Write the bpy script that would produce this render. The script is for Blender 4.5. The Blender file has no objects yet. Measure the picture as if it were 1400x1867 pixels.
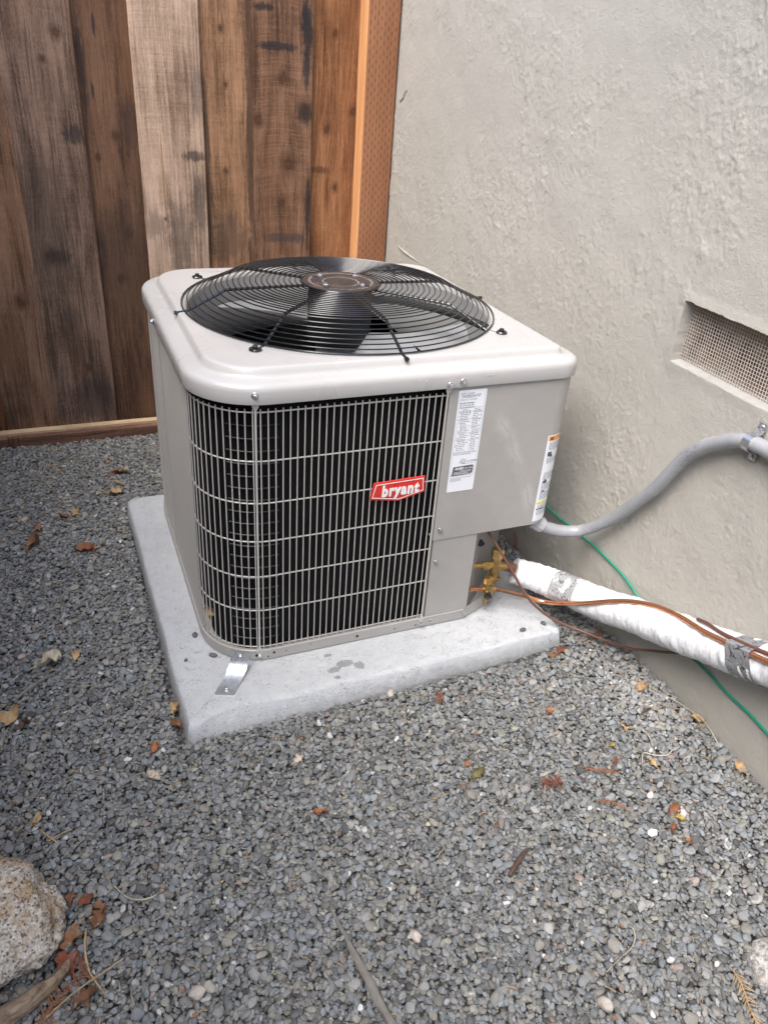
import bpy, bmesh, math
import numpy as np
from mathutils import Vector, Matrix, noise as mnoise

scene = bpy.context.scene
# ------------------------------------------------------------------ camera
CAM = (-0.5904, -1.6280, 1.1336)
cam_d = bpy.data.cameras.new('camera'); cam = bpy.data.objects.new('camera', cam_d)
scene.collection.objects.link(cam); scene.camera = cam
RT, DN, FW = Vector((0.92402, -0.37613, 0.06825)), Vector((-0.13771, -0.49453, -0.85818)), Vector((0.35654, 0.78357, -0.50875))
FW.normalize(); RT = (RT - FW * RT.dot(FW)).normalized(); DN = FW.cross(RT)
M = Matrix(((RT.x, -DN.x, -FW.x), (RT.y, -DN.y, -FW.y), (RT.z, -DN.z, -FW.z))).to_4x4()
M.translation = Vector(CAM); cam.matrix_world = M
cam_d.sensor_fit = 'HORIZONTAL'; cam_d.sensor_width = 36.0; cam_d.lens = 36.0 * 1398.0 / 1400.0
cam_d.clip_start = 0.02; cam_d.clip_end = 500
# ------------------------------------------------------------------ light
SUN_EL, SUN_AZ = math.radians(58), math.radians(236)      # azimuth clockwise from +y: high on the open left side, a little behind the camera
world = bpy.data.worlds.new('World'); scene.world = world; world.use_nodes = True
wn = world.node_tree; wn.nodes.clear()
wo = wn.nodes.new('ShaderNodeOutputWorld'); wb = wn.nodes.new('ShaderNodeBackground'); ws = wn.nodes.new('ShaderNodeTexSky')
ws.sky_type = 'NISHITA'; ws.sun_disc = False; ws.sun_elevation = SUN_EL; ws.sun_rotation = SUN_AZ
ws.air_density = 0.75; ws.dust_density = 3.0; ws.ozone_density = 1.0
wb.inputs[1].default_value = 0.135
wn.links.new(ws.outputs[0], wb.inputs[0]); wn.links.new(wb.outputs[0], wo.inputs[0])
sun_d = bpy.data.lights.new('sun', 'SUN'); sun = bpy.data.objects.new('sun', sun_d); scene.collection.objects.link(sun)
sun_d.energy = 1.5; sun_d.angle = math.radians(45); sun_d.color = (1.0, 0.99, 0.97)
sdir = Vector((math.sin(SUN_AZ) * math.cos(SUN_EL), math.cos(SUN_AZ) * math.cos(SUN_EL), math.sin(SUN_EL)))
sun.rotation_euler = sdir.to_track_quat('Z', 'Y').to_euler(); sun.location = sdir * 6
scene.view_settings.view_transform = 'Standard'; scene.view_settings.look = 'None'
scene.view_settings.gamma = 1.0; scene.view_settings.use_curve_mapping = False
scene.view_settings.exposure = 1.52

RNG = np.random.default_rng(7)
COL = scene.collection
A = 0.395                        # half width of the unit
# ------------------------------------------------------------------ mesh helpers
class MB:
    def __init__(s): s.v = []; s.f = []; s.m = []
    def add(s, vs, fs, mi=0):
        b = len(s.v); s.v += [tuple(float(c) for c in q) for q in vs]; s.f += [tuple(b + i for i in f) for f in fs]; s.m += [mi] * len(fs)
    def box(s, lo, hi, mi=0):
        x0, y0, z0 = lo; x1, y1, z1 = hi
        s.add([(x0,y0,z0),(x1,y0,z0),(x1,y1,z0),(x0,y1,z0),(x0,y0,z1),(x1,y0,z1),(x1,y1,z1),(x0,y1,z1)],
              [(0,3,2,1),(4,5,6,7),(0,1,5,4),(1,2,6,5),(2,3,7,6),(3,0,4,7)], mi)
    def loops(s, L, closed=True, cap0=False, cap1=False, mi=0):
        """L: list of rings (same count); bridges them."""
        n = len(L[0]); vs = [p for r in L for p in r]; fs = []
        for k in range(len(L) - 1):
            for i in range(n if closed else n - 1):
                j = (i + 1) % n
                fs.append((k*n+i, k*n+j, (k+1)*n+j, (k+1)*n+i))
        if cap0: fs.append(tuple(range(n))[::-1])
        if cap1: fs.append(tuple((len(L)-1)*n + i for i in range(n)))
        s.add(vs, fs, mi)
    def tube(s, pts, r, n=10, cap=True, mi=0, smooth=0, jag=None):
        P = [Vector(p) for p in pts]
        R = list(r) if hasattr(r, '__len__') else [r] * len(P)
        if smooth: P, R = catmull(P, R, smooth)
        T = [(P[min(i+1, len(P)-1)] - P[max(i-1, 0)]).normalized() for i in range(len(P))]
        u = T[0].orthogonal().normalized(); L = []
        for i, p in enumerate(P):
            u = (u - T[i] * u.dot(T[i])).normalized(); w = T[i].cross(u)
            ring = []
            for k in range(n):
                a = 2 * math.pi * k / n; rr = R[i] * (jag(i, k, p) if jag else 1)
                ring.append(p + u * (math.cos(a) * rr) + w * (math.sin(a) * rr))
            L.append(ring)
        s.loops(L, True, cap, cap, mi); return P
    def cyl(s, p0, p1, r0, r1=None, n=16, mi=0): s.tube([p0, p1], [r0, r0 if r1 is None else r1], n, True, mi)
    def lathe(s, prof, c=(0,0,0), n=48, cap0=False, cap1=False, mi=0):
        L = [[(c[0]+r*math.cos(2*math.pi*k/n), c[1]+r*math.sin(2*math.pi*k/n), c[2]+z) for k in range(n)] for r, z in prof]
        s.loops(L, True, cap0, cap1, mi)
    def build(s, name, mat, parent=None, sharp=35, loc=None):
        """loc: world position of the object's origin; the vertices are world coordinates."""
        me = bpy.data.meshes.new(name)
        root = world_loc(parent) if parent else Vector((0,0,0))
        o0 = Vector(loc) if loc is not None else root
        v = np.array(s.v, dtype=np.float64) - np.array(o0)
        me.from_pydata(v.tolist(), [], s.f)
        for m in (mat if isinstance(mat, (list, tuple)) else [mat]): me.materials.append(m)
        if any(s.m): me.polygons.foreach_set('material_index', s.m)
        me.polygons.foreach_set('use_smooth', [True] * len(s.f))
        bm = bmesh.new(); bm.from_mesh(me); bmesh.ops.recalc_face_normals(bm, faces=bm.faces); bm.to_mesh(me); bm.free()
        me.set_sharp_from_angle(angle=math.radians(sharp)); me.update()
        return link(name, me, parent, o0 - root)
def catmull(P, R, n):
    out, rr = [], []
    for i in range(len(P) - 1):
        p0, p1, p2, p3 = P[max(i-1, 0)], P[i], P[i+1], P[min(i+2, len(P)-1)]
        for k in range(n):
            t = k / n
            out.append(0.5 * ((2*p1) + (p2-p0)*t + (2*p0-5*p1+4*p2-p3)*t*t + (3*p1-p0-3*p2+p3)*t*t*t)); rr.append(R[i]*(1-t)+R[i+1]*t)
    out.append(P[-1]); rr.append(R[-1]); return out, rr
def world_loc(o):
    v = Vector((0,0,0))
    while o is not None: v = v + o.location; o = o.parent
    return v
def link(name, me, parent=None, loc=(0,0,0)):
    o = bpy.data.objects.new(name, me); COL.objects.link(o); o.parent = parent; o.location = loc; return o
def empty(name, loc):
    o = bpy.data.objects.new(name, None); COL.objects.link(o); o.location = loc; o.empty_display_size = 0.05; return o
def tag(o, label=None, cat=None, group=None, kind=None):
    for k, v in (('label', label), ('category', cat), ('group', group), ('kind', kind)):
        if v: o[k] = v
    return o
def rsq(half, r4, z, n=14, side=0):
    """closed rounded square ring, counter-clockwise from the front-left corner. half=(x0,x1,y0,y1) or number; r4 = FL, FR, BR, BL"""
    x0, x1, y0, y1 = half if hasattr(half, '__len__') else (-half, half, -half, half)
    out = []
    for (cx, cy, a0, r) in ((x0, y0, 180, r4[0]), (x1, y0, 270, r4[1]), (x1, y1, 0, r4[2]), (x0, y1, 90, r4[3])):
        r = max(r, 0.002); ox = cx + (r if cx == x0 else -r); oy = cy + (r if cy == y0 else -r)
        for k in range(n):
            a = math.radians(a0 + 90 * k / (n - 1)); out.append((ox + r*math.cos(a), oy + r*math.sin(a), z))
    if side:
        o2 = []
        for i, q in enumerate(out):
            o2.append(q)
            if i % n == n - 1:
                q2 = out[(i+1) % len(out)]; o2 += [tuple(a*(1-f/(side+1)) + b*f/(side+1) for a, b in zip(q, q2)) for f in range(1, side+1)]
        out = o2
    return out
# ------------------------------------------------------------------ material helpers
class NT:
    def __init__(s, name):
        s.mat = bpy.data.materials.new(name); s.mat.use_nodes = True; s.t = s.mat.node_tree; s.t.nodes.clear()
        s.out = s.n('OutputMaterial'); s.b = s.n('BsdfPrincipled'); s.l(s.b.outputs[0], s.out.inputs[0])
    def n(s, typ, **kw):
        nd = s.t.nodes.new('ShaderNode' + typ)
        for k, v in kw.items(): setattr(nd, k, v)
        return nd
    def l(s, a, b): s.t.links.new(a, b)
    def put(s, sock, v):
        if isinstance(v, bpy.types.NodeSocket): s.l(v, sock)
        else: sock.default_value = v
    def set(s, **kw):
        for k, v in kw.items(): s.put(s.b.inputs[{'col':'Base Color','rough':'Roughness','metal':'Metallic','spec':'Specular IOR Level','coat':'Coat Weight','nor':'Normal','alpha':'Alpha','sss':'Subsurface Weight'}[k]], v)
        return s
    def m(s, op, a, b=0.0, c=None, clamp=False):
        nd = s.n('Math', operation=op); nd.use_clamp = clamp
        s.put(nd.inputs[0], a); s.put(nd.inputs[1], b)
        if c is not None: s.put(nd.inputs[2], c)
        return nd.outputs[0]
    def co(s, kind='Object'): return s.n('TexCoord').outputs[kind]
    def geo(s): return s.n('NewGeometry').outputs['Position']
    def map(s, v, scale=(1,1,1), loc=(0,0,0), rot=(0,0,0)):
        nd = s.n('Mapping'); s.l(v, nd.inputs[0]); nd.inputs['Scale'].default_value = scale; nd.inputs['Location'].default_value = loc; nd.inputs['Rotation'].default_value = rot
        return nd.outputs[0]
    def noise(s, v, sc, det=4, rough=0.55, dist=0.0, out=0):
        nd = s.n('TexNoise'); s.l(v, nd.inputs['Vector']); nd.inputs['Scale'].default_value = sc; nd.inputs['Detail'].default_value = det
        nd.inputs['Roughness'].default_value = rough; nd.inputs['Distortion'].default_value = dist
        return nd.outputs[out]
    def vor(s, v, sc, feature='F1', out=0):
        nd = s.n('TexVoronoi', feature=feature); s.l(v, nd.inputs['Vector']); nd.inputs['Scale'].default_value = sc; return nd.outputs[out]
    def ramp(s, v, stops):
        nd = s.n('ValToRGB'); s.l(v, nd.inputs[0]); e = nd.color_ramp.elements
        while len(e) < len(stops): e.new(0.5)
        for el, (p, c) in zip(e, stops): el.position = p; el.color = (c, c, c, 1) if not hasattr(c, '__len__') else (*c, 1)
        return nd.outputs[0]
    def mr(s, v, a, b, c=0.0, d=1.0, smooth=False):
        nd = s.n('MapRange'); nd.interpolation_type = 'SMOOTHSTEP' if smooth else 'LINEAR'
        s.put(nd.inputs[0], v)
        for i, q in enumerate((a, b, c, d)): s.put(nd.inputs[i+1], q)
        return nd.outputs[0]
    def mix(s, f, a, b, mode='MIX'):
        nd = s.n('Mix', data_type='RGBA', blend_type=mode)
        s.put(nd.inputs[0], f)
        for i, q in ((6, a), (7, b)): s.put(nd.inputs[i], q if isinstance(q, bpy.types.NodeSocket) else (*q, 1))
        return nd.outputs[2]
    def bump(s, h, strength=0.3, dist=0.001, nor=None):
        nd = s.n('Bump'); s.l(h, nd.inputs['Height']); nd.inputs['Strength'].default_value = strength; nd.inputs['Distance'].default_value = dist
        if nor is not None: s.l(nor, nd.inputs['Normal'])
        return nd.outputs[0]
    def sep(s, v):
        nd = s.n('SeparateXYZ'); s.l(v, nd.inputs[0]); return nd.outputs
def plain(name, col, rough=0.5, metal=0.0, var=0.12, sc=60, bump=0.0, spec=0.5):
    t = NT(name); p = t.geo(); f = t.noise(p, sc, 4, 0.6); g = t.noise(p, sc * 0.13, 3)
    k = t.m('ADD', t.m('MULTIPLY', f, 0.5), t.m('MULTIPLY', g, 0.5))
    c = t.ramp(k, [(0.3, tuple(x * (1 - var) for x in col)), (0.7, tuple(min(1, x * (1 + var)) for x in col))])
    t.set(col=c, rough=t.mr(f, 0.2, 0.8, max(0.02, rough - 0.06), min(1, rough + 0.06)), metal=metal, spec=spec)
    if bump: t.set(nor=t.bump(f, bump, 0.0006))
    return t.mat

def paint_mat(name, col, streaks=False, dirt=0.1, gl=0.33):
    t = NT(name); p = t.geo()
    big = t.noise(p, 5, 3, 0.6); fine = t.noise(p, 900, 2, 0.5); mid = t.noise(p, 30, 4, 0.6)
    c = t.ramp(t.m('ADD', t.m('MULTIPLY', big, 0.6), t.m('MULTIPLY', mid, 0.4)), [(0.3, tuple(x * (1 - dirt) for x in col)), (0.7, tuple(x * (1 + dirt * 0.6) for x in col))])
    if streaks:      # wiped-dust marks on the access panel
        x, y, z = t.sep(p)[:3]
        # distance to a curved line x = f(z)
        cx = t.m('MULTIPLY_ADD', t.m('POWER', t.m('MAXIMUM', t.m('SUBTRACT', 0.56, z), 0.0), 0.8), 0.42, 0.182)
        w = t.m('ABSOLUTE', t.m('SUBTRACT', t.m('ADD', x, t.m('MULTIPLY', t.m('SUBTRACT', mid, 0.5), 0.03)), cx))
        s1 = t.mr(w, 0.002, 0.028, 1.0, 0.0, True); s2 = t.mr(w, 0.0, 0.004, 0.75, 0.0, True)
        vz = t.m('MULTIPLY', t.mr(z, 0.25, 0.30, 0.0, 1.0), t.mr(z, 0.50, 0.56, 1.0, 0.0))
        patch = t.mr(t.noise(t.map(p, (1, 1, 0.5)), 22, 2), 0.46, 0.6, 0.25, 1.0)
        k = t.m('MULTIPLY', t.m('MULTIPLY', t.m('SUBTRACT', s1, s2, clamp=True), vz), patch)
        c = t.mix(t.m('MULTIPLY', k, 0.6), c, (0.52, 0.50, 0.475))
    t.set(col=c, rough=t.mr(big, 0.3, 0.7, gl, gl + .10), spec=0.5)
    return t.mat

def wood_mat(name, light, dark, knots=(), stains_and_shade=(), seed=0.0, saw=0.5, grey=0.0, streak=0.5, orange=(0.16, 0.075, 0.035)):
    """rough sawn board: object coords x across, z up."""
    light = tuple(min(.9, q*w_) for q, w_ in zip(light, (1.50, 1.30, 1.15))); dark = tuple(q*w_ for q, w_ in zip(dark, (1.22, 1.05, .92)))
    t = NT(name); o = t.co(); o = t.map(o, loc=(seed * 3.7, seed * 1.9, 0))
    raw = t.sep(t.co()); x, z = raw[0], raw[2]
    warp = t.noise(t.map(o, (7, 7, 1.6)), 1.0, 3, 0.5)
    bend = t.m('MULTIPLY', t.m('SUBTRACT', warp, 0.5), 0.05)
    # knots
    ktot = None; ring = None; core = None
    for (kx, kz, kr) in knots:
        dx = t.m('DIVIDE', t.m('SUBTRACT', x, kx), kr*.8); dz = t.m('DIVIDE', t.m('SUBTRACT', z, kz), kr * 1.1)
        d = t.m('SQRT', t.m('ADD', t.m('MULTIPLY', dx, dx), t.m('MULTIPLY', dz, dz)))
        d = t.m('ADD', d, t.m('MULTIPLY', t.m('SUBTRACT', t.noise(t.map(o, (1, 1, .55)), 75, 3), 0.5), 1.9))
        ktot = d if ktot is None else t.m('MINIMUM', ktot, d)
    gx = t.m('ADD', x, bend)
    for (kx, kz, kr) in knots:      # the grain swerves round each knot
        dx = t.m('SUBTRACT', x, kx); dz = t.m('DIVIDE', t.m('SUBTRACT', z, kz), 2.6)
        q2 = t.m('DIVIDE', t.m('ADD', t.m('MULTIPLY', dx, dx), t.m('MULTIPLY', dz, dz)), (kr*1.7)**2)
        gx = t.m('SUBTRACT', gx, t.m('MULTIPLY', dx, t.m('MULTIPLY', t.m('EXPONENT', t.m('MULTIPLY', q2, -1.0)), .72)))
    cmb = t.n('CombineXYZ'); t.l(gx, cmb.inputs[0]); cmb.inputs[1].default_value = seed; t.l(t.m('MULTIPLY', z, 0.035), cmb.inputs[2])
    grain = t.noise(cmb.outputs[0], 150, 5, 0.65)
    cmb2 = t.n('CombineXYZ'); t.l(gx, cmb2.inputs[0]); cmb2.inputs[1].default_value = seed + 5; t.l(t.m('MULTIPLY', z, 0.12), cmb2.inputs[2])
    wide = t.noise(cmb2.outputs[0], 22, 3, 0.55)
    patch = t.noise(t.map(o, (6, 6, 2.2)), 1.0, 4, 0.6)
    fleck = t.noise(t.map(o, (1, 1, 0.25)), 420, 3, 0.7)
    # cross-grain saw chatter
    swarp = t.m('ADD', t.m('MULTIPLY', z, 1.0), t.m('ADD', t.m('MULTIPLY', bend, 0.5), t.m('MULTIPLY', t.m('MULTIPLY', x, x), 0.9)))
    cs = t.n('CombineXYZ'); t.l(t.m('MULTIPLY', x, 0.06), cs.inputs[0]); cs.inputs[1].default_value = seed; t.l(swarp, cs.inputs[2])
    sawn = t.noise(cs.outputs[0], 190, 2, 0.5)
    sawb = t.noise(cs.outputs[0], 34, 2, 0.5)
    k = t.m('ADD', t.m('MULTIPLY', grain, 0.36), t.m('MULTIPLY', wide, 0.36))
    k = t.m('ADD', k, t.m('MULTIPLY', patch, 0.34 * streak * 2))
    k = t.m('ADD', k, t.m('MULTIPLY', t.m('MULTIPLY', t.m('SUBTRACT', sawn, 0.5), 0.17 * saw), t.mr(t.noise(t.map(o, (5, 5, 3)), 1.0, 3), .42, .62)))
    k = t.m('ADD', k, t.m('MULTIPLY', t.m('SUBTRACT', sawb, 0.5), 0.12 * saw))
    k = t.m('ADD', k, t.m('MULTIPLY', t.m('SUBTRACT', fleck, 0.5), 0.22))
    mid = tuple((a + b) * 0.5 for a, b in zip(light, dark))
    c = t.ramp(k, [(0.36, tuple(q*.7 for q in dark)), (0.46, dark), (0.56, mid), (0.68, light), (0.82, tuple(min(1, q * 1.4) for q in light))])
    c = t.mix(t.mr(t.noise(t.map(o, (9, 9, 1.1)), 1.0, 3), 0.5, 0.72, 0.0, 0.5), c, orange)
    crack = t.mr(t.noise(cmb.outputs[0], 60, 2, 0.4), 0.66, 0.70, 0.0, 0.55)
    c = t.mix(crack, c, tuple(q * 0.35 for q in dark))
    if ktot is not None:
        c = t.mix(t.mr(ktot, .8, 2.6, 0.62, 0.0, True), c, tuple(q * 0.75 for q in dark))
        rings = t.m('SINE', t.m('MULTIPLY', ktot, 16.0))
        kc = t.mix(t.mr(ktot, .45, .9, 0.0, 0.55, True), t.mix(t.mr(rings, -1, 1, 0.0, 0.7), (.11, .048, .024), (.05, .022, .014)), (.018, .012, .010))
        c = t.mix(t.mr(ktot, 0.55, 1.15, 0.85, 0.0, True), c, kc)
    for (sx, sz, rx, rz, sc, amt) in stains_and_shade:
        dx = t.m('DIVIDE', t.m('SUBTRACT', x, sx), rx); dz = t.m('DIVIDE', t.m('SUBTRACT', z, sz), rz)
        d = t.m('SQRT', t.m('ADD', t.m('MULTIPLY', dx, dx), t.m('MULTIPLY', dz, dz)))
        d = t.m('ADD', d, t.m('MULTIPLY', t.m('SUBTRACT', t.noise(t.map(o, (1, 1, 0.6)), 38, 5, 0.7), 0.5), 1.7))
        d = t.m('ADD', d, t.m('MULTIPLY', t.m('SUBTRACT', grain, .5), 1.3)); c = t.mix(t.mr(d, 0.5, 1.15, amt*.92, 0.0, True), c, sc)
    h = t.m('ADD', t.m('MULTIPLY', grain, 0.5), t.m('ADD', t.m('MULTIPLY', sawn, 0.6 * saw), t.m('MULTIPLY', fleck, 0.35)))
    t.set(col=c, rough=0.86, spec=0.25, nor=t.bump(h, 0.8, 0.0022)); return t.mat

# ------------------------------------------------------------------ ground height
def gz(x, y):
    b = -.045 - .102 * np.clip((y - .3) / .8, 0, 1)
    zw = np.interp(y, [-1.0, -.74, -.42, -.12, 1.1], [.009, .006, -.028, -.063, -.147])
    w = np.clip(1 - (.542 + .03 * y - x) / .34, 0, 1)
    return b + (zw - b) * w * w
WX = lambda y: .542 + .03 * y            # the house wall's face

# ================================================================== SETTING
# ground: one sheet
gx_ = np.concatenate([[-60, -20, -8, -4], np.arange(-2, 1.21, .05), [2, 5, 20, 60]])
gy_ = np.concatenate([[-60, -20, -8, -4], np.arange(-2.4, 1.71, .05), [3, 6, 20, 60]])
mb = MB(); XX, YY = np.meshgrid(gx_, gy_); ZZ = gz(XX, YY) - 0.004
n1, n0 = len(gx_), len(gy_)
mb.add(np.stack([XX.ravel(), YY.ravel(), ZZ.ravel()], 1).tolist(), [(j*n1+i, j*n1+i+1, (j+1)*n1+i+1, (j+1)*n1+i) for j in range(n0-1) for i in range(n1-1)])
t = NT('soil'); p = t.geo(); v = t.vor(p, 95, 'F1', 1); d = t.vor(p, 95, 'F1', 0)
c = t.mix(t.mr(d, 0.2, 0.65, 0.0, 1.0), t.mix(t.sep(v)[0], (0.10, 0.10, 0.10), (0.26, 0.255, 0.245)), (0.035, 0.032, 0.03))
t.set(col=c, rough=0.9, nor=t.bump(t.m('SUBTRACT', 1.0, d), 0.8, 0.004)); soil = t.mat
tag(mb.build('ground', soil), kind='structure')

# ---- gravel: pebbles dropped on a height map, instanced by geometry nodes
def drop_pebbles():
    cell = .0028; x0, x1, y0, y1 = -1.12, .60, -1.48, 1.14
    nx, ny = int((x1-x0)/cell), int((y1-y0)/cell)
    gxs = x0 + (np.arange(nx)+.5)*cell; gys = y0 + (np.arange(ny)+.5)*cell
    GX, GY = np.meshgrid(gxs, gys); H0 = gz(GX, GY); H = H0.copy()
    ok = GX < WX(GY) - .004
    ok &= ~((GX > -.486) & (GX < .414) & (GY > -.530) & (GY < .402))
    H[~ok] = 9
    rng = np.random.default_rng(11)
    N = 130000
    cx = rng.uniform(x0+.03, x1-.03, N*2); cy = rng.uniform(y0+.03, y1-.03, N*2)
    a = np.clip(rng.lognormal(math.log(.0046), .34, N), .0026, .0105); bb = a * rng.uniform(.52, .85, N); cc = a * rng.uniform(.30, .52, N)
    ang = rng.uniform(0, math.pi, N); ca, sa = np.cos(ang), np.sin(ang)
    keep = []; R = 5; oy, ox = np.mgrid[-R:R+1, -R:R+1]; ox = ox*cell; oy = oy*cell
    for i in range(N):
        best = None
        for q in (i, i + N):
            ix = int((cx[q]-x0)/cell); iy = int((cy[q]-y0)/cell)
            hq = H[iy, ix] - H0[iy, ix]
            if best is None or hq < best[0]: best = (hq, ix, iy, q)
        if best[0] > .0115: continue
        _, ix, iy, q = best
        u = (ox*ca[i] + oy*sa[i]) / a[i]; w = (-ox*sa[i] + oy*ca[i]) / bb[i]; r2 = u*u + w*w
        S = H[iy-R:iy+R+1, ix-R:ix+R+1]
        if S.shape != r2.shape: continue
        m = r2 < 1
        hs = S[m]
        if hs.max() > 5: continue
        mx = hs.max(); me = hs.mean()
        sx = (ox[m]*(hs-me)).sum() / max((ox[m]**2).sum(), 1e-9); sy = (oy[m]*(hs-me)).sum() / max((oy[m]**2).sum(), 1e-9)
        sx = max(-.75, min(.75, sx*.85)); sy = max(-.75, min(.75, sy*.85))
        zc = .35*mx + .65*me + .55*cc[i]
        if zc - H0[iy, ix] > .017: continue
        S[m] = np.maximum(hs, zc + cc[i]*np.sqrt(1 - r2[m]) + ox[m]*sx + oy[m]*sy)
        keep.append((cx[q], cy[q], zc, a[i], bb[i], cc[i], ang[i], sx, sy))
    return np.array(keep)
PB = drop_pebbles(); NP = len(PB)
nrm = np.stack([-PB[:, 7], -PB[:, 8], np.ones(NP)], 1); nrm /= np.linalg.norm(nrm, axis=1)[:, None]
eul = np.zeros((NP, 3))
for i in range(NP):
    nz = Vector(nrm[i]); q = Vector((0, 0, 1)).rotation_difference(nz); e = (q.to_matrix() @ Matrix.Rotation(PB[i, 6], 3, 'Z')).to_euler(); eul[i] = e
# colours: mostly mid grey river pebbles, some blue-grey, tan, a few white
u = RNG.random(NP); val = np.clip(RNG.normal(.207, .046, NP), .09, .40)
tint = np.stack([val*1.0, val*1.0, val*.97], 1)
bl = u < .30; tint[bl] *= (.90, .965, 1.02)
tn = (u > .30) & (u < .50); tint[tn] *= (1.06, 1.02, .91)
dk = (u > .80) & (u < .90); tint[dk] *= .58
wh = u > .990; tint[wh] = np.stack([RNG.uniform(.34, .62, wh.sum())]*3, 1) * (1, .98, .94)
rd = (u > .93) & (u < .94); tint[rd] *= (1.18, .97, .88)
bank = np.exp(-(((PB[:, 0]-.465)/.06)**2 + ((PB[:, 1]+.74)/.11)**2)); tint += bank[:, None] * np.array([.12, .115, .11])
me = bpy.data.meshes.new('gravel'); me.from_pydata(PB[:, :3].tolist(), [], [])
def vattr(n, typ, key, arr): at = me.attributes.new(n, typ, 'POINT'); at.data.foreach_set(key, np.asarray(arr).ravel())
vattr('rot', 'FLOAT_VECTOR', 'vector', eul.astype(np.float32)); vattr('scl', 'FLOAT_VECTOR', 'vector', PB[:, 3:6].astype(np.float32))
vattr('tint', 'FLOAT_COLOR', 'color', np.concatenate([tint, np.ones((NP, 1))], 1).astype(np.float32)); vattr('vid', 'INT', 'value', RNG.integers(0, 8, NP).astype(np.int32))
t = NT('pebble'); at = t.n('Attribute', attribute_type='INSTANCER', attribute_name='tint'); p = t.geo()
f = t.noise(p, 700, 3, 0.6); vein = t.mr(t.noise(p, 160, 2, 0.5, 1.5), 0.60, 0.68, 0.0, 0.22)
c = t.mix(vein, t.mix(0.55, at.outputs[0], t.ramp(f, [(0.3, 0.62), (0.7, 1.3)]), 'MULTIPLY'), (0.36, 0.35, 0.33))
t.set(col=c, rough=0.72, spec=0.35, nor=t.bump(f, 0.25, 0.0005)); peb_mat = t.mat
me.materials.append(peb_mat)
gravel = link('gravel', me); tag(gravel, kind='stuff')
ng = bpy.data.node_groups.new('gravel_nodes', 'GeometryNodeTree')
ng.interface.new_socket('Geometry', in_out='INPUT', socket_type='NodeSocketGeometry'); ng.interface.new_socket('Geometry', in_out='OUTPUT', socket_type='NodeSocketGeometry')
N_ = lambda typ: ng.nodes.new(typ)
gi, go = N_('NodeGroupInput'), N_('NodeGroupOutput'); g2i = N_('GeometryNodeGeometryToInstance')
for k in range(8):
    ico = N_('GeometryNodeMeshIcoSphere'); ico.inputs['Radius'].default_value = 1.0; ico.inputs['Subdivisions'].default_value = 3
    sp = N_('GeometryNodeSetPosition'); pos = N_('GeometryNodeInputPosition'); nz = N_('ShaderNodeTexNoise'); nz.noise_dimensions = '4D'
    nz.inputs['W'].default_value = k * 7.31; nz.inputs['Scale'].default_value = 0.85 if k % 2 else 1.2; nz.inputs['Detail'].default_value = 1.0
    ng.links.new(pos.outputs[0], nz.inputs['Vector'])
    sub = N_('ShaderNodeVectorMath'); sub.operation = 'SUBTRACT'; ng.links.new(nz.outputs['Color'], sub.inputs[0]); sub.inputs[1].default_value = (.5, .5, .5)
    scl = N_('ShaderNodeVectorMath'); scl.operation = 'SCALE'; ng.links.new(sub.outputs[0], scl.inputs[0]); scl.inputs['Scale'].default_value = 0.95
    ng.links.new(ico.outputs['Mesh'], sp.inputs['Geometry']); ng.links.new(scl.outputs[0], sp.inputs['Offset'])
    ss = N_('GeometryNodeSetShadeSmooth'); ng.links.new(sp.outputs[0], ss.inputs[0])
    sm = N_('GeometryNodeSetMaterial'); sm.inputs['Material'].default_value = peb_mat; ng.links.new(ss.outputs[0], sm.inputs[0])
    ng.links.new(sm.outputs[0], g2i.inputs[0])
iop = N_('GeometryNodeInstanceOnPoints'); iop.inputs['Pick Instance'].default_value = True
def nattr(nm, dt):
    nd = N_('GeometryNodeInputNamedAttribute'); nd.data_type = dt; nd.inputs['Name'].default_value = nm; return [o for o in nd.outputs if o.enabled][0]
e2r = N_('FunctionNodeEulerToRotation')
ng.links.new(nattr('rot', 'FLOAT_VECTOR'), e2r.inputs[0]); ng.links.new(e2r.outputs[0], iop.inputs['Rotation'])
ng.links.new(nattr('scl', 'FLOAT_VECTOR'), iop.inputs['Scale']); ng.links.new(nattr('vid', 'INT'), iop.inputs['Instance Index'])
ng.links.new(gi.outputs[0], iop.inputs['Points']); ng.links.new(g2i.outputs[0], iop.inputs['Instance']); ng.links.new(iop.outputs[0], go.inputs[0])
md = gravel.modifiers.new('gravel', 'NODES'); md.node_group = ng

# ---- house wall: stucco relief as real geometry, with the vent opening
def fft_noise(n, lo, hi, seed, ax=1.0, rot=0.0):
    rng = np.random.default_rng(seed); F = np.fft.fft2(rng.standard_normal((n, n)))
    fy = np.fft.fftfreq(n)[:, None]; fx = np.fft.fftfreq(n)[None, :]
    fx, fy = fx*math.cos(rot)+fy*math.sin(rot), -fx*math.sin(rot)+fy*math.cos(rot)
    r = np.sqrt((fx*ax)**2 + (fy/ax)**2) + 1e-9
    m = np.exp(-((np.log(r) - np.log((lo*hi)**.5)) / (np.log(hi/lo)/2))**2)
    q = np.real(np.fft.ifft2(F*m)); return q / q.std()
NS = 1024; WC = .0029
def frac_noise(n, lo, hi, pw, seed, ax=1.0, rot=0.0):
    rng = np.random.default_rng(seed); F = np.fft.fft2(rng.standard_normal((n, n)))
    fy = np.fft.fftfreq(n)[:, None]; fx = np.fft.fftfreq(n)[None, :]
    fx, fy = fx*math.cos(rot)+fy*math.sin(rot), -fx*math.sin(rot)+fy*math.cos(rot)
    r = np.sqrt((fx*ax)**2 + (fy/ax)**2) + 1e-9
    q = np.real(np.fft.ifft2(F * r**-pw * (r > lo) * (r < hi))); return q / q.std()
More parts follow.
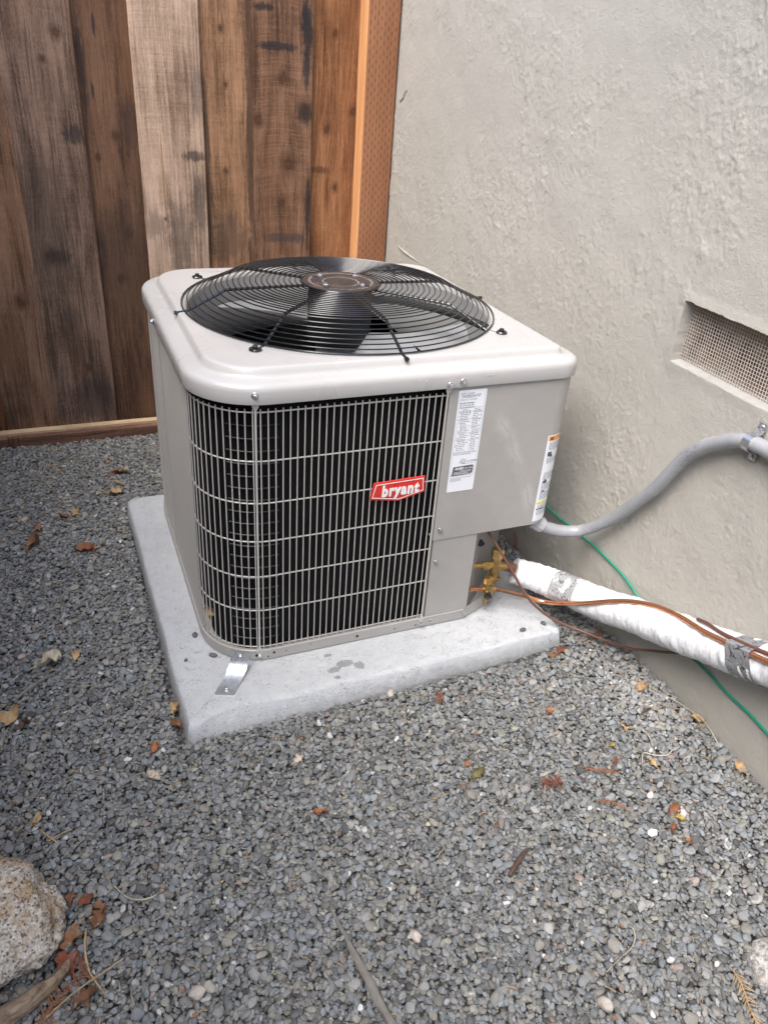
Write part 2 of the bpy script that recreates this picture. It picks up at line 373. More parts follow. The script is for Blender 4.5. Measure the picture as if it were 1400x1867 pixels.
b1 = frac_noise(NS, .004, .05, 1.6, 1); b2 = frac_noise(NS, .03, .6, 1.15, 2, .8, .5); b3 = np.random.default_rng(3).standard_normal((NS, NS)); b4 = frac_noise(NS, .02, .6, 1.4, 7, .75, .3)
amp = np.clip(.7 + .35*frac_noise(NS, .003, .05, 1.5, 4), .25, 1.4)
edge_ = np.tanh(3.2*(b4 - .75)); edge2 = np.tanh(4*(b2 - 1.1))
relief = .00020*b2*amp + .00030*edge_*amp + .00022*edge2*amp + .00007*b3 + .0007*b1
s2, s3 = b4, b3
VY0, VY1, VZ0, VZ1 = -.862, -.492, .652, .774
def with_edges(a, es):
    a = a[np.all(np.abs(a[:, None] - np.array(es)[None]) > .0011, axis=1)]
    return np.sort(np.concatenate([a] + [[e_-.00025, e_+.00025] for e_ in es]))
wy = np.concatenate([[-4.0, -2.6, -1.7, -1.35], with_edges(np.arange(-1.16, 1.17, WC), (VY0, VY1)), [1.3, 2.0, 3.0]])
wz = np.concatenate([[-.3], with_edges(np.arange(-.11, 1.36, WC), (VZ0, VZ1)), [1.5, 1.8, 2.2, 2.7]])
YV, ZV = np.meshgrid(wy, wz)
iy = np.round((YV+5)/WC).astype(int) % NS; iz = np.round((ZV+5)/WC).astype(int) % NS
XV = WX(YV) - relief[iz, iy]
# vent opening (world y from VY1 at far end to VY0, z VZ0..VZ1), rough edged
inn = (YV > VY0) & (YV < VY1) & (ZV > VZ0) & (ZV < VZ1)
rimd = np.maximum(np.maximum(VY0-YV, YV-VY1), np.maximum(VZ0-ZV, ZV-VZ1))
rim = np.clip(1 - rimd/.022, 0, 1) * (rimd > -.004)
XV = XV - .0015*rim*(ZV > VZ1-.01) - .001*rim
XV = np.where(inn, WX(YV) + .040, XV)
near = np.clip(1 - np.abs(rimd)/.02, 0, 1); jz = s2[iz*0+int(3/WC) % NS, iy]; jy = s2[iz, iy*0+int(2/WC) % NS]
ZV = ZV + near*.0007*jz*(np.abs(ZV-VZ1) < .02); YV = YV + near*.0006*jy*(np.abs(YV-VY1) < .02)
idx = np.arange(XV.size).reshape(XV.shape); fin = inn[:-1, :-1] & inn[1:, :-1] & inn[:-1, 1:] & inn[1:, 1:]
q = np.stack([idx[:-1, :-1], idx[:-1, 1:], idx[1:, 1:], idx[1:, :-1]], -1)[~fin]
me = bpy.data.meshes.new('house_wall'); me.from_pydata(np.stack([XV.ravel(), YV.ravel(), ZV.ravel()], 1).tolist(), [], q.tolist())
t = NT('stucco'); p = t.geo()
big = t.noise(p, 2.2, 3, 0.6); f = t.noise(p, 300, 5, 0.72); m_ = t.noise(t.map(p, (1, .8, 1.0)), 90, 4, 0.65)
c = t.ramp(t.m('ADD', t.m('MULTIPLY', big, 0.6), t.m('MULTIPLY', m_, 0.4)), [(0.3, (0.405, 0.386, 0.342)), (0.7, (0.45, 0.431, 0.385))])
c = t.mix(t.mr(t.noise(p, 120, 3, 0.7), 0.66, 0.74, 0.0, 0.35), c, (0.48, 0.465, 0.43))
t.set(col=c, rough=0.88, spec=0.25, nor=t.bump(t.m('ADD', f, t.m('MULTIPLY', m_, 1.0)), 0.75, 0.0016)); stucco = t.mat
me.materials.append(stucco); me.polygons.foreach_set('use_smooth', [True]*len(me.polygons)); me.set_sharp_from_angle(angle=math.radians(58)); me.update()
wall = link('house_wall', me)
tag(wall, 'rough grey beige stucco house wall with a screened vent in it', 'wall')
# vent parts
dirt = NT('vent_dirt'); p = dirt.geo(); nz_ = dirt.noise(p, 60, 5, 0.7)
dirt.set(col=dirt.mix(dirt.mr(dirt.noise(p, 14, 3), .45, .62), dirt.ramp(nz_, [(0.3, (.10, .075, .05)), (0.7, (.24, .19, .13))]), dirt.ramp(nz_, [(0.35, (.16, .145, .13)), (0.7, (.40, .37, .34))])), rough=.95, nor=dirt.bump(nz_, .8, .004)); dirt = dirt.mat
cave = NT('vent_board'); p = cave.geo(); nz_ = cave.noise(cave.map(p, (1, 1, .3)), 50, 4, .65)
cave.set(col=cave.ramp(nz_, [(0.3, (.26, .205, .14)), (0.7, (.44, .36, .26))]), rough=.9, nor=cave.bump(nz_, .3, .002)); cave = cave.mat
mb = MB(); xb = .105; y0, y1, z0, z1 = VY0-.02, VY1+.02, VZ0-.006, VZ1+.02; wx = lambda y, d: WX(y)+d
for a_, b_ in (((y0, z0), (y1, z0)), ((y0, z1), (y1, z1))):   # floor and top
    mb.add([(wx(a_[0], .041), a_[0], a_[1]), (wx(b_[0], .041), b_[0], b_[1]), (wx(b_[0], xb), b_[0], b_[1]), (wx(a_[0], xb), a_[0], a_[1])], [(0,1,2,3)], 0 if a_[1] == z1 else 1)
for y in (y0, y1): mb.add([(wx(y, .041), y, z0), (wx(y, xb), y, z0), (wx(y, xb), y, z1), (wx(y, .041), y, z1)], [(0,1,2,3)])
mb.add([(wx(y0, xb), y0, z0), (wx(y1, xb), y1, z0), (wx(y1, xb), y1, z1), (wx(y0, xb), y0, z1)], [(0,1,2,3)])
mb.build('vent_cavity', [cave, dirt], wall)
mb = MB()       # soil heap inside, sloping up to the back
NYs, NXs = 60, 16; L = []
for i in range(NXs):
    f_ = i/(NXs-1); row = []
    for j in range(NYs):
        y = y0 + (y1-y0)*j/(NYs-1); hgt = .004 + (.030*f_ + .035*f_*math.exp(-((y+.52)/.07)**2)) * (1 + .5*mnoise.noise((y*30, f_*4, 0))) + .006*mnoise.noise((y*120, f_*18, 3))
        row.append((wx(y, .045+.056*f_), y, VZ0-.004+max(.001, hgt)))
    L.append(row)
mb.loops(L, False); mb.build('vent_soil', dirt, wall)
galv_w = plain('mesh_wire', (.66, .58, .51), .5, .15, .15, 200)
mb = MB(); xs = .022
for i in range(int((VY1-VY0)/.0066)+4):
    y = VY0 - .008 + i*.0066; w_ = .0007*mnoise.noise((i*3.1, 0, 0))
    mb.tube([(WX(y)+xs+w_, y+w_, VZ0-.001), (WX(y)+xs+.0015*mnoise.noise((i*.35, 2, 1)), y, (VZ0+VZ1)/2), (WX(y)+xs-w_, y-w_, VZ1+.01)], .00062, 4, False)
for k in range(21):
    z = VZ0 + .001 + k*.0066
    mb.tube([(WX(y)+xs+.0011+.0015*mnoise.noise((y*20, k*.3, 5)), y, z+.0006*mnoise.noise((y*40, k, 5))) for y in np.linspace(VY0-.008, VY1+.012, 14)], .00062, 4, False)
tag(mb.build('wire_mesh', galv_w, wall), kind='stuff')
sill_m = plain('sill_paint', (.37, .36, .335), .7, 0, .12, 80, .3)
mb = MB(); ys_ = np.linspace(VY0-.01, VY1+.004, 50)
mb.loops([[(WX(y)+dx+.0008*mnoise.noise((y*90, dz*500, 2)), y, VZ0+dz+.0006*mnoise.noise((y*60, 1, dx*300))) for y in ys_] for dx, dz in ((-.0002, -.004), (-.0006, -.001), (.0004, .0012), (.022, .0035), (.039, .004))], False)
mb.build('vent_sill', sill_m, wall)
mb = MB()      # plaster ridge left where a lath was stuccoed over
mb.tube([(WX(.985)-.001, .985, .556), (WX(.93)-.0004, .93, .551), (WX(.86)-.0004, .86, .547), (WX(.76)+.0005, .76, .545)], [.001, .003, .0035, .001], 6, True, 0, 6, lambda i, k, p: 1+.35*mnoise.noise(p*70))
mb.build('plaster_ridge', stucco, wall)
crk = plain('crack_dark', (.07, .055, .045), .9)
mb = MB(); mb.tube([(WX(1.06)-.0022, 1.06, 1.012), (WX(1.035)-.0024, 1.035, 1.024), (WX(1.02)-.0022, 1.02, 1.042), (WX(1.0)-.002, 1.0, 1.05)], [.0016, .0012, .001, .0004], 5, True, 0, 3)
mb.build('wall_crack', crk, wall)

# ---- fence
fence = empty('wooden_fence', (-.6, 1.145, -.1)); tag(fence, 'weathered brown board fence with a treated corner post beside the stucco wall', 'fence')
BL = (.022, .021, .024)
boards = [  # x0, x1, front?, material args
 (-1.28, -1.115, 0, dict(light=(.20,.12,.075), dark=(.06,.035,.022), seed=9)),
 (-1.125, -.955, 1, dict(light=(.20,.13,.09), dark=(.07,.045,.03), seed=8)),
 (-.965, -.79, 0, dict(light=(.20,.105,.055), dark=(.06,.03,.017), seed=1, knots=[(-.80,.20,.012)])),
 (-.812, -.642, 1, dict(light=(.21,.14,.10), dark=(.075,.048,.034), seed=2, saw=.6, knots=[(-.70,.36,.016),], stains_and_shade=[(-.76,.2,.05,.14,(.15,.07,.033),.5)])),
 (-.652, -.440, 1, dict(light=(.205,.155,.13), dark=(.068,.049,.041), seed=3, saw=.5, knots=[(-.486,1.133,.013),(-.532,1.064,.007),(-.587,.505,.020),(-.518,.12,.010)],
    stains_and_shade=[(-.470,.865,.045,.028,BL,.75),(-.56,.505,.05,.02,BL,.6),(-.55,.30,.035,.05,BL,.45),(-.52,.0,.09,.10,BL,.55),(-.6,.6,.10,.30,(.055,.042,.036),.45)])),
 (-.448, -.270, 0, dict(light=(.155,.098,.066), dark=(.055,.034,.025), seed=4, saw=.3, knots=[(-.347,.865,.010),(-.407,.802,.007),(-.338,.569,.009),(-.373,.422,.010)],
    stains_and_shade=[(-.379,1.159,.006,.035,BL,.9),(-.401,.99,.005,.03,BL,.8),(-.425,1.05,.012,.16,BL,.7),(-.30,.9,.03,.10,BL,.45),(-.36,.45,.12,.25,(.05,.035,.028),.5)])),  # long black strip by the left edge paints the lapping board's shadow
 (-.280, -.074, 1, dict(light=(.40,.33,.275), dark=(.16,.122,.096), seed=5, saw=.65, streak=.6, knots=[(-.215,.62,.004)],
    stains_and_shade=[(-.115,.815,.05,.018,BL,.75),(-.17,.55,.05,.16,(.07,.06,.055),.55),(-.1,.66,.025,.12,(.06,.055,.05),.6),(-.09,1.0,.02,.10,(.10,.085,.075),.5),(-.2115,.76,.0028,.16,(.30,.17,.06),.8),(-.25,.6,.05,.05,(.13,.10,.08),.5)])),
 (-.082, .098, 0, dict(light=(.315,.205,.130), dark=(.12,.075,.046), seed=6, saw=.7, knots=[(-.005,1.178,.009),(.005,1.027,.007),(-.003,.768,.008)],
    stains_and_shade=[(-.07,.75,.022,.4,(.05,.036,.028),.7),(-.0,.55,.08,.10,(.06,.045,.038),.6),(.084,.9,.016,.9,(.05,.033,.025),.75)])),  # dark strips down both edges are seam shadow painted into the colour
 (.090, .291, 1, dict(light=(.205,.130,.090), dark=(.075,.044,.029), seed=7, saw=.9, knots=[(.190,1.057,.016),(.267,.964,.022),(.209,.798,.019),(.185,.673,.010),(.104,.931,.015)],
    stains_and_shade=[(.272,1.19,.026,.10,BL,.97),(.268,1.09,.018,.06,BL,.85),(.165,1.142,.075,.016,BL,.9),(.125,1.245,.05,.014,BL,.9),(.281,.62,.012,.16,BL,.85),(.20,.555,.10,.02,(.05,.045,.045),.7),(.265,.955,.03,.035,BL,.7)])),
 (.283, .470, 0, dict(light=(.29,.16,.085), dark=(.12,.058,.028), seed=10, saw=.35, orange=(.24,.10,.04), knots=[(.37,1.191,.009),(.351,.91,.013),(.385,.723,.010),(.443,.966,.014)],
    stains_and_shade=[(.325,.78,.045,.014,(.07,.03,.018),.7),(.30,.95,.012,.3,(.10,.055,.03),.5)])),
]
for (x0, x1, front, kw) in boards:
    cxb = (x0+x1)/2
    kw = dict(kw); kw['knots'] = [(a-cxb, b, r) for a, b, r in kw.get('knots', ())]; kw['stains_and_shade'] = [(a-cxb, b, rx, rz, c, m) for a, b, rx, rz, c, m in kw.get('stains_and_shade', ())]
    y = 1.145 if front else 1.163
    mb = MB(); L = []
    for z in np.linspace(-.125, 1.78, 60):
        w0 = .0016*mnoise.noise((x0*9, z*5, 1)) + .0005*mnoise.noise((x0*9, z*60, 4)); w1 = .0016*mnoise.noise((x1*9, z*5, 2)) + .0005*mnoise.noise((x1*9, z*60, 7)); bow = .0014*mnoise.noise((cxb*4, z*2.2, 3))
        yf = y + bow + .0012; e = .0022
        L.append([(x0+w0, yf+e, z), (x0+w0+e, yf, z), (cxb, yf+.0007*mnoise.noise((cxb*5, z*9, 6)), z), (x1+w1-e, yf, z), (x1+w1, yf+e, z), (x1+w1, yf+.0165, z), (x0+w0, yf+.0165, z)])
    mb.loops(L, True, True, True)
    mb.build('board', wood_mat('wood_board', **kw), fence, 30, loc=(cxb, y, 0))
rail_w = wood_mat('wood_rail', (.42,.35,.25), (.19,.15,.10), seed=12, saw=.2, streak=.7, orange=(.30,.22,.13))
kick_w = wood_mat('wood_kick', (.20,.125,.095), (.085,.052,.040), seed=13, saw=.35, orange=(.11,.055,.035))
def hboard(name, x0, x1, y0, y1, z0, z1, mat, sag=0.0):
    """a horizontal board: built standing (x across, z along) and laid down by the object's rotation"""
    Ln = x1-x0; mb = MB(); L = []; hw, hd, e = (z1-z0)/2, (y1-y0)/2, .0025
    for s_ in np.linspace(0, Ln, 50):
        j = .0012*mnoise.noise((s_*7, z0*30, 1)); k = .001*mnoise.noise((s_*9, z0*30, 5))
        L.append([(-hw+e+k, -hd, s_), (hw-e+j, -hd, s_), (hw+j, -hd+e, s_), (hw+j, hd, s_), (-hw, hd, s_), (-hw+k, -hd+e, s_)])
    mb.loops(L, True, True, True)
    o = mb.build(name, mat, None, 30, loc=(0,0,0)); o.parent = fence
    o.location = Vector((x0, (y0+y1)/2, (z0+z1)/2)) - fence.location; o.rotation_euler = (0, math.radians(90), 0); return o
hboard('bottom_rail', -1.6, .448, 1.1175, 1.144, -.128, -.090, rail_w)
hboard('kick_board', -.78, .448, 1.094, 1.1165, -.141, -.1005, kick_w)
hboard('kick_board', -1.6, -.815, 1.094, 1.1165, -.138, -.1005, kick_w)
mb = MB(); mb.box((-.813, 1.096, -.137), (-.782, 1.1165, -.103)); mb.build('spacer_block', wood_mat('wood_spacer', (.16,.09,.055), (.05,.03,.02), seed=15), fence, loc=(-.797, 1.1, -.12))
mb = MB(); L = []  # added unseen panel on the left, there to shade the low wall and unit
for y in np.arange(1.15, -3.2, -.15): L += [(-1.26, y, -.12), (-1.26, y-.12, -.12), (-1.276, y-.121, -.12), (-1.276, y-.149, -.12)]
mb.loops([L, [(x, y, 1.95) for x, y, z in L]], False); mb.build('added_shade_panel', wood_mat('wood_shade_panel', (.14, .11, .085), (.07, .055, .042), seed=17, orange=(.11,.08,.06)), fence)
# post with incising marks
t = NT('wood_post'); o = t.co(); sx = t.sep(o); x, y, z = sx[0], sx[1], sx[2]
gr = t.noise(t.map(o, (1, 1, .03)), 130, 4, .6); pt = t.noise(t.map(o, (1, 1, .3)), 9, 3)
c = t.ramp(t.m('ADD', t.m('MULTIPLY', gr, .6), t.m('MULTIPLY', pt, .4)), [(.3, (.215,.090,.043)), (.7, (.37,.175,.090))])
col_i = t.m('DIVIDE', x, .0125); fx = t.m('ABSOLUTE', t.m('SUBTRACT', t.m('FRACT', t.m('ADD', col_i, 50.0)), .5))
off = t.m('MULTIPLY', t.m('FRACT', t.m('MULTIPLY', t.m('FLOOR', t.m('ADD', col_i, 50.0)), .5)), 1.0)
fz = t.m('ABSOLUTE', t.m('SUBTRACT', t.m('FRACT', t.m('ADD', t.m('DIVIDE', z, .027), t.m('ADD', off, 10.0))), .5))
jit = t.m('MULTIPLY', t.m('SUBTRACT', t.noise(o, 160, 2), .5), .10)
inc = t.m('MULTIPLY', t.mr(t.m('ADD', fx, jit), .08, .15, 1.0, 0.0), t.mr(t.m('ADD', fz, jit), .17, .25, 1.0, 0.0))
inc = t.m('MULTIPLY', inc, t.mr(y, -.001, .002, 1.0, 0.0))
dots = t.mr(t.noise(o, 260, 2), .68, .72, 0.0, .6)
c = t.mix(t.m('MULTIPLY', inc, .8), c, (.065, .03, .018)); c = t.mix(t.m('MULTIPLY', dots, t.mr(pt, .45, .6)), c, (.55, .45, .38))
side = t.mr(x, -.0545, -.0525, 1.0, 0.0); c = t.mix(side, c, t.ramp(gr, [(.3, (.50,.22,.085)), (.7, (.74,.40,.18))]))  # left face painted brighter orange, sunlight put into the colour
t.set(col=c, rough=.8, spec=.25, nor=t.bump(t.m('SUBTRACT', t.m('MULTIPLY', gr, .3), t.m('MULTIPLY', inc, 1.2)), .6, .002)); post_m = t.mat
mb = MB(); L = []
for z in np.linspace(-.16, 1.85, 50):
    j = .0012*mnoise.noise((3, z*6, 0)); x0, x1, y0, y1 = .4545+j, .5705, 1.100, 1.212; e = .004
    L.append([(x0, y0+e, z), (x0+e*.3, y0+e*.3, z), (x0+e, y0, z), (x1-e, y0, z), (x1-e*.3, y0+e*.3, z), (x1, y0+e, z), (x1, y1, z), (x0, y1, z)])
mb.loops(L, True, True, True); mb.build('post', post_m, fence, 25, loc=(.5125, 1.1, 0))

# ================================================================== CONCRETE PAD
t = NT('concrete'); p = t.geo()
f = t.noise(p, 420, 3, .6); m_ = t.noise(p, 60, 4, .6); big = t.noise(p, 6, 3, .6)
pit = t.mr(t.vor(p, 270, 'F1'), .14, .32, 1.0, 0.0); pit = t.m('MULTIPLY', pit, t.mr(t.noise(p, 38, 3, .6), .44, .60))
c = t.ramp(t.m('ADD', t.m('MULTIPLY', big, .5), t.m('MULTIPLY', m_, .5)), [(.3, (.44, .455, .47)), (.7, (.54, .555, .565))])
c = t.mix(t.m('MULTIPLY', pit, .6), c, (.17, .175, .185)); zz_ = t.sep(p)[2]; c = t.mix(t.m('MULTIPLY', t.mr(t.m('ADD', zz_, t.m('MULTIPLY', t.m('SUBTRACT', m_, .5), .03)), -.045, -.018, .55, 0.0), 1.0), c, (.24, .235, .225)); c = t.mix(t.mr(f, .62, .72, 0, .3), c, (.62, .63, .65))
s = t.sep(p)     # damp splash under the front edge
for (sx, sy, rx, ry) in ((-.122,-.456,.022,.012), (-.150,-.468,.016,.010), (-.094,-.470,.012,.014), (-.148,-.420,.012,.005), (-.150,-.492,.008,.006)):
    dx = t.m('DIVIDE', t.m('SUBTRACT', s[0], sx), rx); dy = t.m('DIVIDE', t.m('SUBTRACT', s[1], sy), ry)
    d = t.m('ADD', t.m('SQRT', t.m('ADD', t.m('MULTIPLY', dx, dx), t.m('MULTIPLY', dy, dy))), t.m('MULTIPLY', t.m('SUBTRACT', t.noise(p, 130, 3), .5), 1.4))
    c = t.mix(t.mr(d, .82, .95, .75, 0.0), c, (.20, .21, .215))
t.set(col=c, rough=.8, spec=.3, nor=t.bump(t.m('SUBTRACT', t.m('ADD', f, t.m('MULTIPLY', m_, 1.0)), pit), .9, .0024)); conc = t.mat
def pad_ring(ins, z, w=0.0, n=64):
    """four sides with n points each; ins moves the edge inwards, the front ridge wanders"""
    c4 = [Vector((-.470, -.541)), Vector((.412, -.508)), Vector((.409, .402)), Vector((-.484, .392))]; out = []
    for k in range(4):
        a_, b_ = c4[k], c4[(k+1) % 4]; dr = (b_-a_).normalized(); nn = Vector((-dr.y, dr.x))
        for i in range(n):
            f_ = i/n; Ls = (b_-a_).length; ff = (ins + f_*(Ls-2*ins))/Ls; q_ = a_ + (b_-a_)*ff
            d = max(0, min(f_, 1-f_)*(Ls-2*ins)); rc = .014
            cin = max(0, rc-d)**2/rc*.8
            wob = .0022*mnoise.noise((q_.x*9, q_.y*9, z*10)) + .0008*mnoise.noise((q_.x*45, q_.y*45, z*30))
            extra = 0
            if k == 0: extra = min(1, d/.05)*w*(.022*math.exp(-((q_.x+.37)/.085)**2) + .008*math.exp(-((q_.x+.15)/.12)**2) + .006)
            q2 = q_ + nn*(ins + cin + wob + extra); zz = z + .0016*mnoise.noise((q_.x*14, q_.y*14, 3)) + .0009*mnoise.noise((q_.x*70, q_.y*70, 9))
            out.append((q2.x, q2.y, zz))
    return out
mb = MB()
mb.loops([pad_ring(.000, -.12, .0), pad_ring(-.004, -.06, .0), pad_ring(-.003, -.040, .15), pad_ring(.0, -.022, .75), pad_ring(.002, -.006, 1.0), pad_ring(.006, -.0018, 1.0), pad_ring(.022, -.0006, .9), pad_ring(.05, 0, .5)] + [[(x*f_-.035*(1-f_), y*f_-.06*(1-f_), 0) for x, y, z in pad_ring(.05, 0, .5)] for f_ in (.9, .7, .4, .02)], True)
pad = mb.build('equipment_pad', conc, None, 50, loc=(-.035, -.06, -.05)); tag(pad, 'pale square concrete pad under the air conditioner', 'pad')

# ================================================================== AIR CONDITIONER
PAINT = (.385, .370, .348)
paint = paint_mat('beige_paint', PAINT); panel_paint = paint_mat('panel_paint', (.36, .346, .325), True); cap_paint = paint_mat('cap_paint', (.435, .425, .412), False, .06, .24)
wire_p = plain('wire_paint', (.46, .44, .41), .4, 0, .06)
black = plain('black_coat', (.012, .013, .015), .16, 0, .2, 80, 0, .7); blackm = plain('matt_black', (.012, .012, .013), .75, 0, .3, 40)
zinc = plain('zinc', (.62, .63, .64), .32, .9, .15, 120, .2); galv = NT('galvanised'); p = galv.geo()
galv.set(col=galv.ramp(galv.vor(galv.map(p, (1,1,1)), 140, 'F1', 1), [(.1, (.50,.52,.54)), (.9, (.68,.70,.72))]), metal=.85, rough=.36); galv = galv.mat
brass = plain('brass', (.42, .29, .115), .36, .9, .25, 90, .25); copper = plain('copper', (.74, .34, .18), .25, .9, .22, 30, .1); burnt = plain('burnt_copper', (.22, .115, .07), .5, .6, .5, 70, .3)
RAD = (.13, .05, .10, .13)
ac = empty('air_conditioner', (0, 0, .001)); tag(ac, 'beige square outdoor air conditioner with round black fan guard and front wire grille', 'air conditioner')
ZC = .595
# base pan
def pan_ring(d, z, n=16):
    out = []
    h = A - d
    for (cx, cy, a0, r, lim) in ((-h, -h, 180, .13-d, 90),):
        for k in range(n): a_ = math.radians(a0 + 90*k/(n-1)); out.append((cx+r+r*math.cos(a_), cy+r+r*math.sin(a_), z))
    out += [(.196-d*.3, -h, z), (.205-d*.3, -h+.003, z), (.297-d*.6, -.353+d, z), (.326-d*.8, -.318+d*.8, z), (.370-d, -.262+d*.3, z), (h, -.19, z)]
    for (cx, cy, a0, r) in ((h, h, 0, .10-d), (-h, h, 90, .13-d)):
        for k in range(n):
            a_ = math.radians(a0 + 90*k/(n-1)); out.append(((cx-r if cx > 0 else cx+r)+r*math.cos(a_), cy-r+r*math.sin(a_), z))
    return out
mb = MB(); mb.loops([pan_ring(.003, .002), pan_ring(0, .003), pan_ring(0, .0275), pan_ring(.0012, .0285), pan_ring(.004, .0285), pan_ring(.006, .012)], True, False, True)
base_pan = mb.build('base_pan', paint, ac)
mb = MB()
for (x, z, r) in ((-.30, .019, .0028), (-.262, .018, .0028), (-.275, .010, .0016), (-.235, .016, .0014), (-.071, .015, .0034), (.02, .014, .0016), (.073, .012, .0018), (-.18, .02, .0012)):
    mb.cyl((x, -A-.0006, z), (x, -A+.001, z), r, n=10)
tag(mb.build('drain_hole', blackm, base_pan), kind='stuff')
# coil behind the grille
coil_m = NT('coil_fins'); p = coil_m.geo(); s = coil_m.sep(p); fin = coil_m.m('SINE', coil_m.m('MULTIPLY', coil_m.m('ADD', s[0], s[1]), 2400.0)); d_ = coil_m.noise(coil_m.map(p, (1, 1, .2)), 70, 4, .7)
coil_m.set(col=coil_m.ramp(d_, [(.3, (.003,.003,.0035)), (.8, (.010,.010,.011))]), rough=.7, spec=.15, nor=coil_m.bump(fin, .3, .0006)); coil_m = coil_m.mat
mb = MB(); cr = lambda d, z: rsq((-A+d, .13, -A+d, A-d), (.13-d, .003, .003, .13-d), z)
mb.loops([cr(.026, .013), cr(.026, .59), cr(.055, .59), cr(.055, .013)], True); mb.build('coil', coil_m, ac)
tube_m = plain('coil_tube_metal', (.022, .022, .024), .4, .4, .5, 50)
mb = MB(); mb2 = MB()
for k in range(21):
    z = .045 + k*.0262; pts = []
    for a_ in np.linspace(228, 262, 7): pts.append((-A+.13+(.13-.0215)*math.cos(math.radians(a_)), -A+.13+(.13-.0215)*math.sin(math.radians(a_)), z))
    pts.append((-.245, -A+.0215, z)); mb.tube(pts, .0016, 6, True)
tag(mb.build('coil_tube', tube_m, ac), kind='stuff')
# inner black liner and floor so the inside is a real dark box
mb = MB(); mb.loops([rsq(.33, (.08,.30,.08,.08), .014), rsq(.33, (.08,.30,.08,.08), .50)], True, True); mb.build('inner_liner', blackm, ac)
# wires
def surf(s):
    """point and outward normal on the grille surface, s = arc length from the front right end of the grille going left round the corner"""
    r = .13; h = A - .003; Lf = .084 - (-h + r); arc = r*math.pi/2
    if s < Lf: return (.084 - s, -h), (0, -1)
    if s < Lf + arc: a_ = math.radians(270) - (s-Lf)/r; return (-h+r+r*math.cos(a_), -h+r+r*math.sin(a_)), (math.cos(a_), math.sin(a_))
    return (-h, -h + r + (s - Lf - arc)), (-1, 0)
r_ = .13; Lf = .084 + A - .003 - r_; arcL = r_*math.pi/2; TOT = Lf + arcL + 2*(A-.003) - 2*r_
vm = MB(); vm.tube([(0,0,.029), (0,0,.5835)], .00124, 6, True)
vo = vm.build('vertical_wire', wire_p, ac, loc=(0, 0, 0)); vme = vo.data; first = True
s_ = .007
while s_ < TOT:
    (x, y), (nx, ny) = surf(s_)
    ob = vo if first else link('vertical_wire', vme, ac); first = False
    ob.location = Vector((x, y, 0)) - ac.location
    s_ += .01385
for z in (.576, .478, .388, .301, .217, .131, .034):
    mb = MB(); pts = []
    for s_ in list(np.arange(-.003, Lf, .06)) + list(np.linspace(Lf, Lf+arcL, 14)) + list(np.arange(Lf+arcL+.05, TOT+.002, .06)):
        (x, y), (nx, ny) = surf(s_); pts.append((x-nx*.003, y-ny*.003, z+.0008*mnoise.noise((s_*6, z*9, 0))))
    mb.tube(pts, .0015, 6, True); mb.build('horizontal_wire', wire_p, ac)
def support_bar(x, y, nx, ny, name='support_bar'):
    """flat strip with a flattened, screwed top end"""
    mb = MB(); tx, ty = -ny, nx; L = []
    for z, w, o_ in ((.014, .006, .0035), (.028, .006, .0035), (.036, .0018, .002), (.57, .0018, .002), (.583, .0026, .003), (.590, .0062, .0055), (.612, .0062, .0072)):
        L.append([(x+tx*w+nx*o_, y+ty*w+ny*o_, z), (x-tx*w+nx*o_, y-ty*w+ny*o_, z), (x-tx*w+nx*(o_-.0022), y-ty*w+ny*(o_-.0022), z), (x+tx*w+nx*(o_-.0022), y+ty*w+ny*(o_-.0022), z)])
    mb.loops(L, True, True, True); return mb.build(name, wire_p, ac)
def screw_mesh():
    mb = MB(); mb.lathe([(.0072, 0), (.0072, .0012), (.0066, .0018), (.0046, .0020)], n=16, cap0=True)
    mb.loops([[(.0045*math.cos(math.pi*k/3), .0045*math.sin(math.pi*k/3), z) for k in range(6)] for z in (.0018, .0052)] + [[(.0036*math.cos(math.pi*k/3), .0036*math.sin(math.pi*k/3), .006) for k in range(6)]], True, False, True)
    return mb
scr0 = screw_mesh().build('screw', zinc, ac, 30, loc=(0,0,0)); scr_used = [False]
def screw(p, n, sc=1.0, parent=None):
    ob = scr0 if not scr_used[0] else link('screw', scr0.data, ac); scr_used[0] = True
    ob.location = Vector(p) - ac.location; ob.rotation_euler = Vector(n).to_track_quat('Z', 'Y').to_euler(); ob.scale = (sc,)*3; return ob
(xb, yb), nb = surf(Lf + .030); support_bar(xb, yb, *nb); screw((xb+nb[0]*.0085, yb+nb[1]*.0085, .612), (*nb, 0), .95)
screw((xb+nb[0]*.0055, yb+nb[1]*.0055, .016), (*nb, 0), .8)
support_bar(.0865, -A+.001, 0, -1); screw((.0865, -A-.0075, .603), (0, -1, 0)); screw((.0865, -A-.004, .018), (0, -1, 0), .8)
support_bar(-A+.002, .078, -1, 0); screw((-A-.0075, .078, .606), (-1, 0, 0)); support_bar(-A+.002, .345-.13, -1, 0)
screw((.114, -A-.0065, .607), (0, -1, 0)); screw((.106, -A-.0012, .267), (0, -1, 0), .85); screw((.106, -A+.0012, .181), (0, -1, 0), .85); screw((.112, -A-.0003, .015), (0, -1, 0), .85)
screw((.196, -A-.001, .020), (.4, -.9, 0), .7)
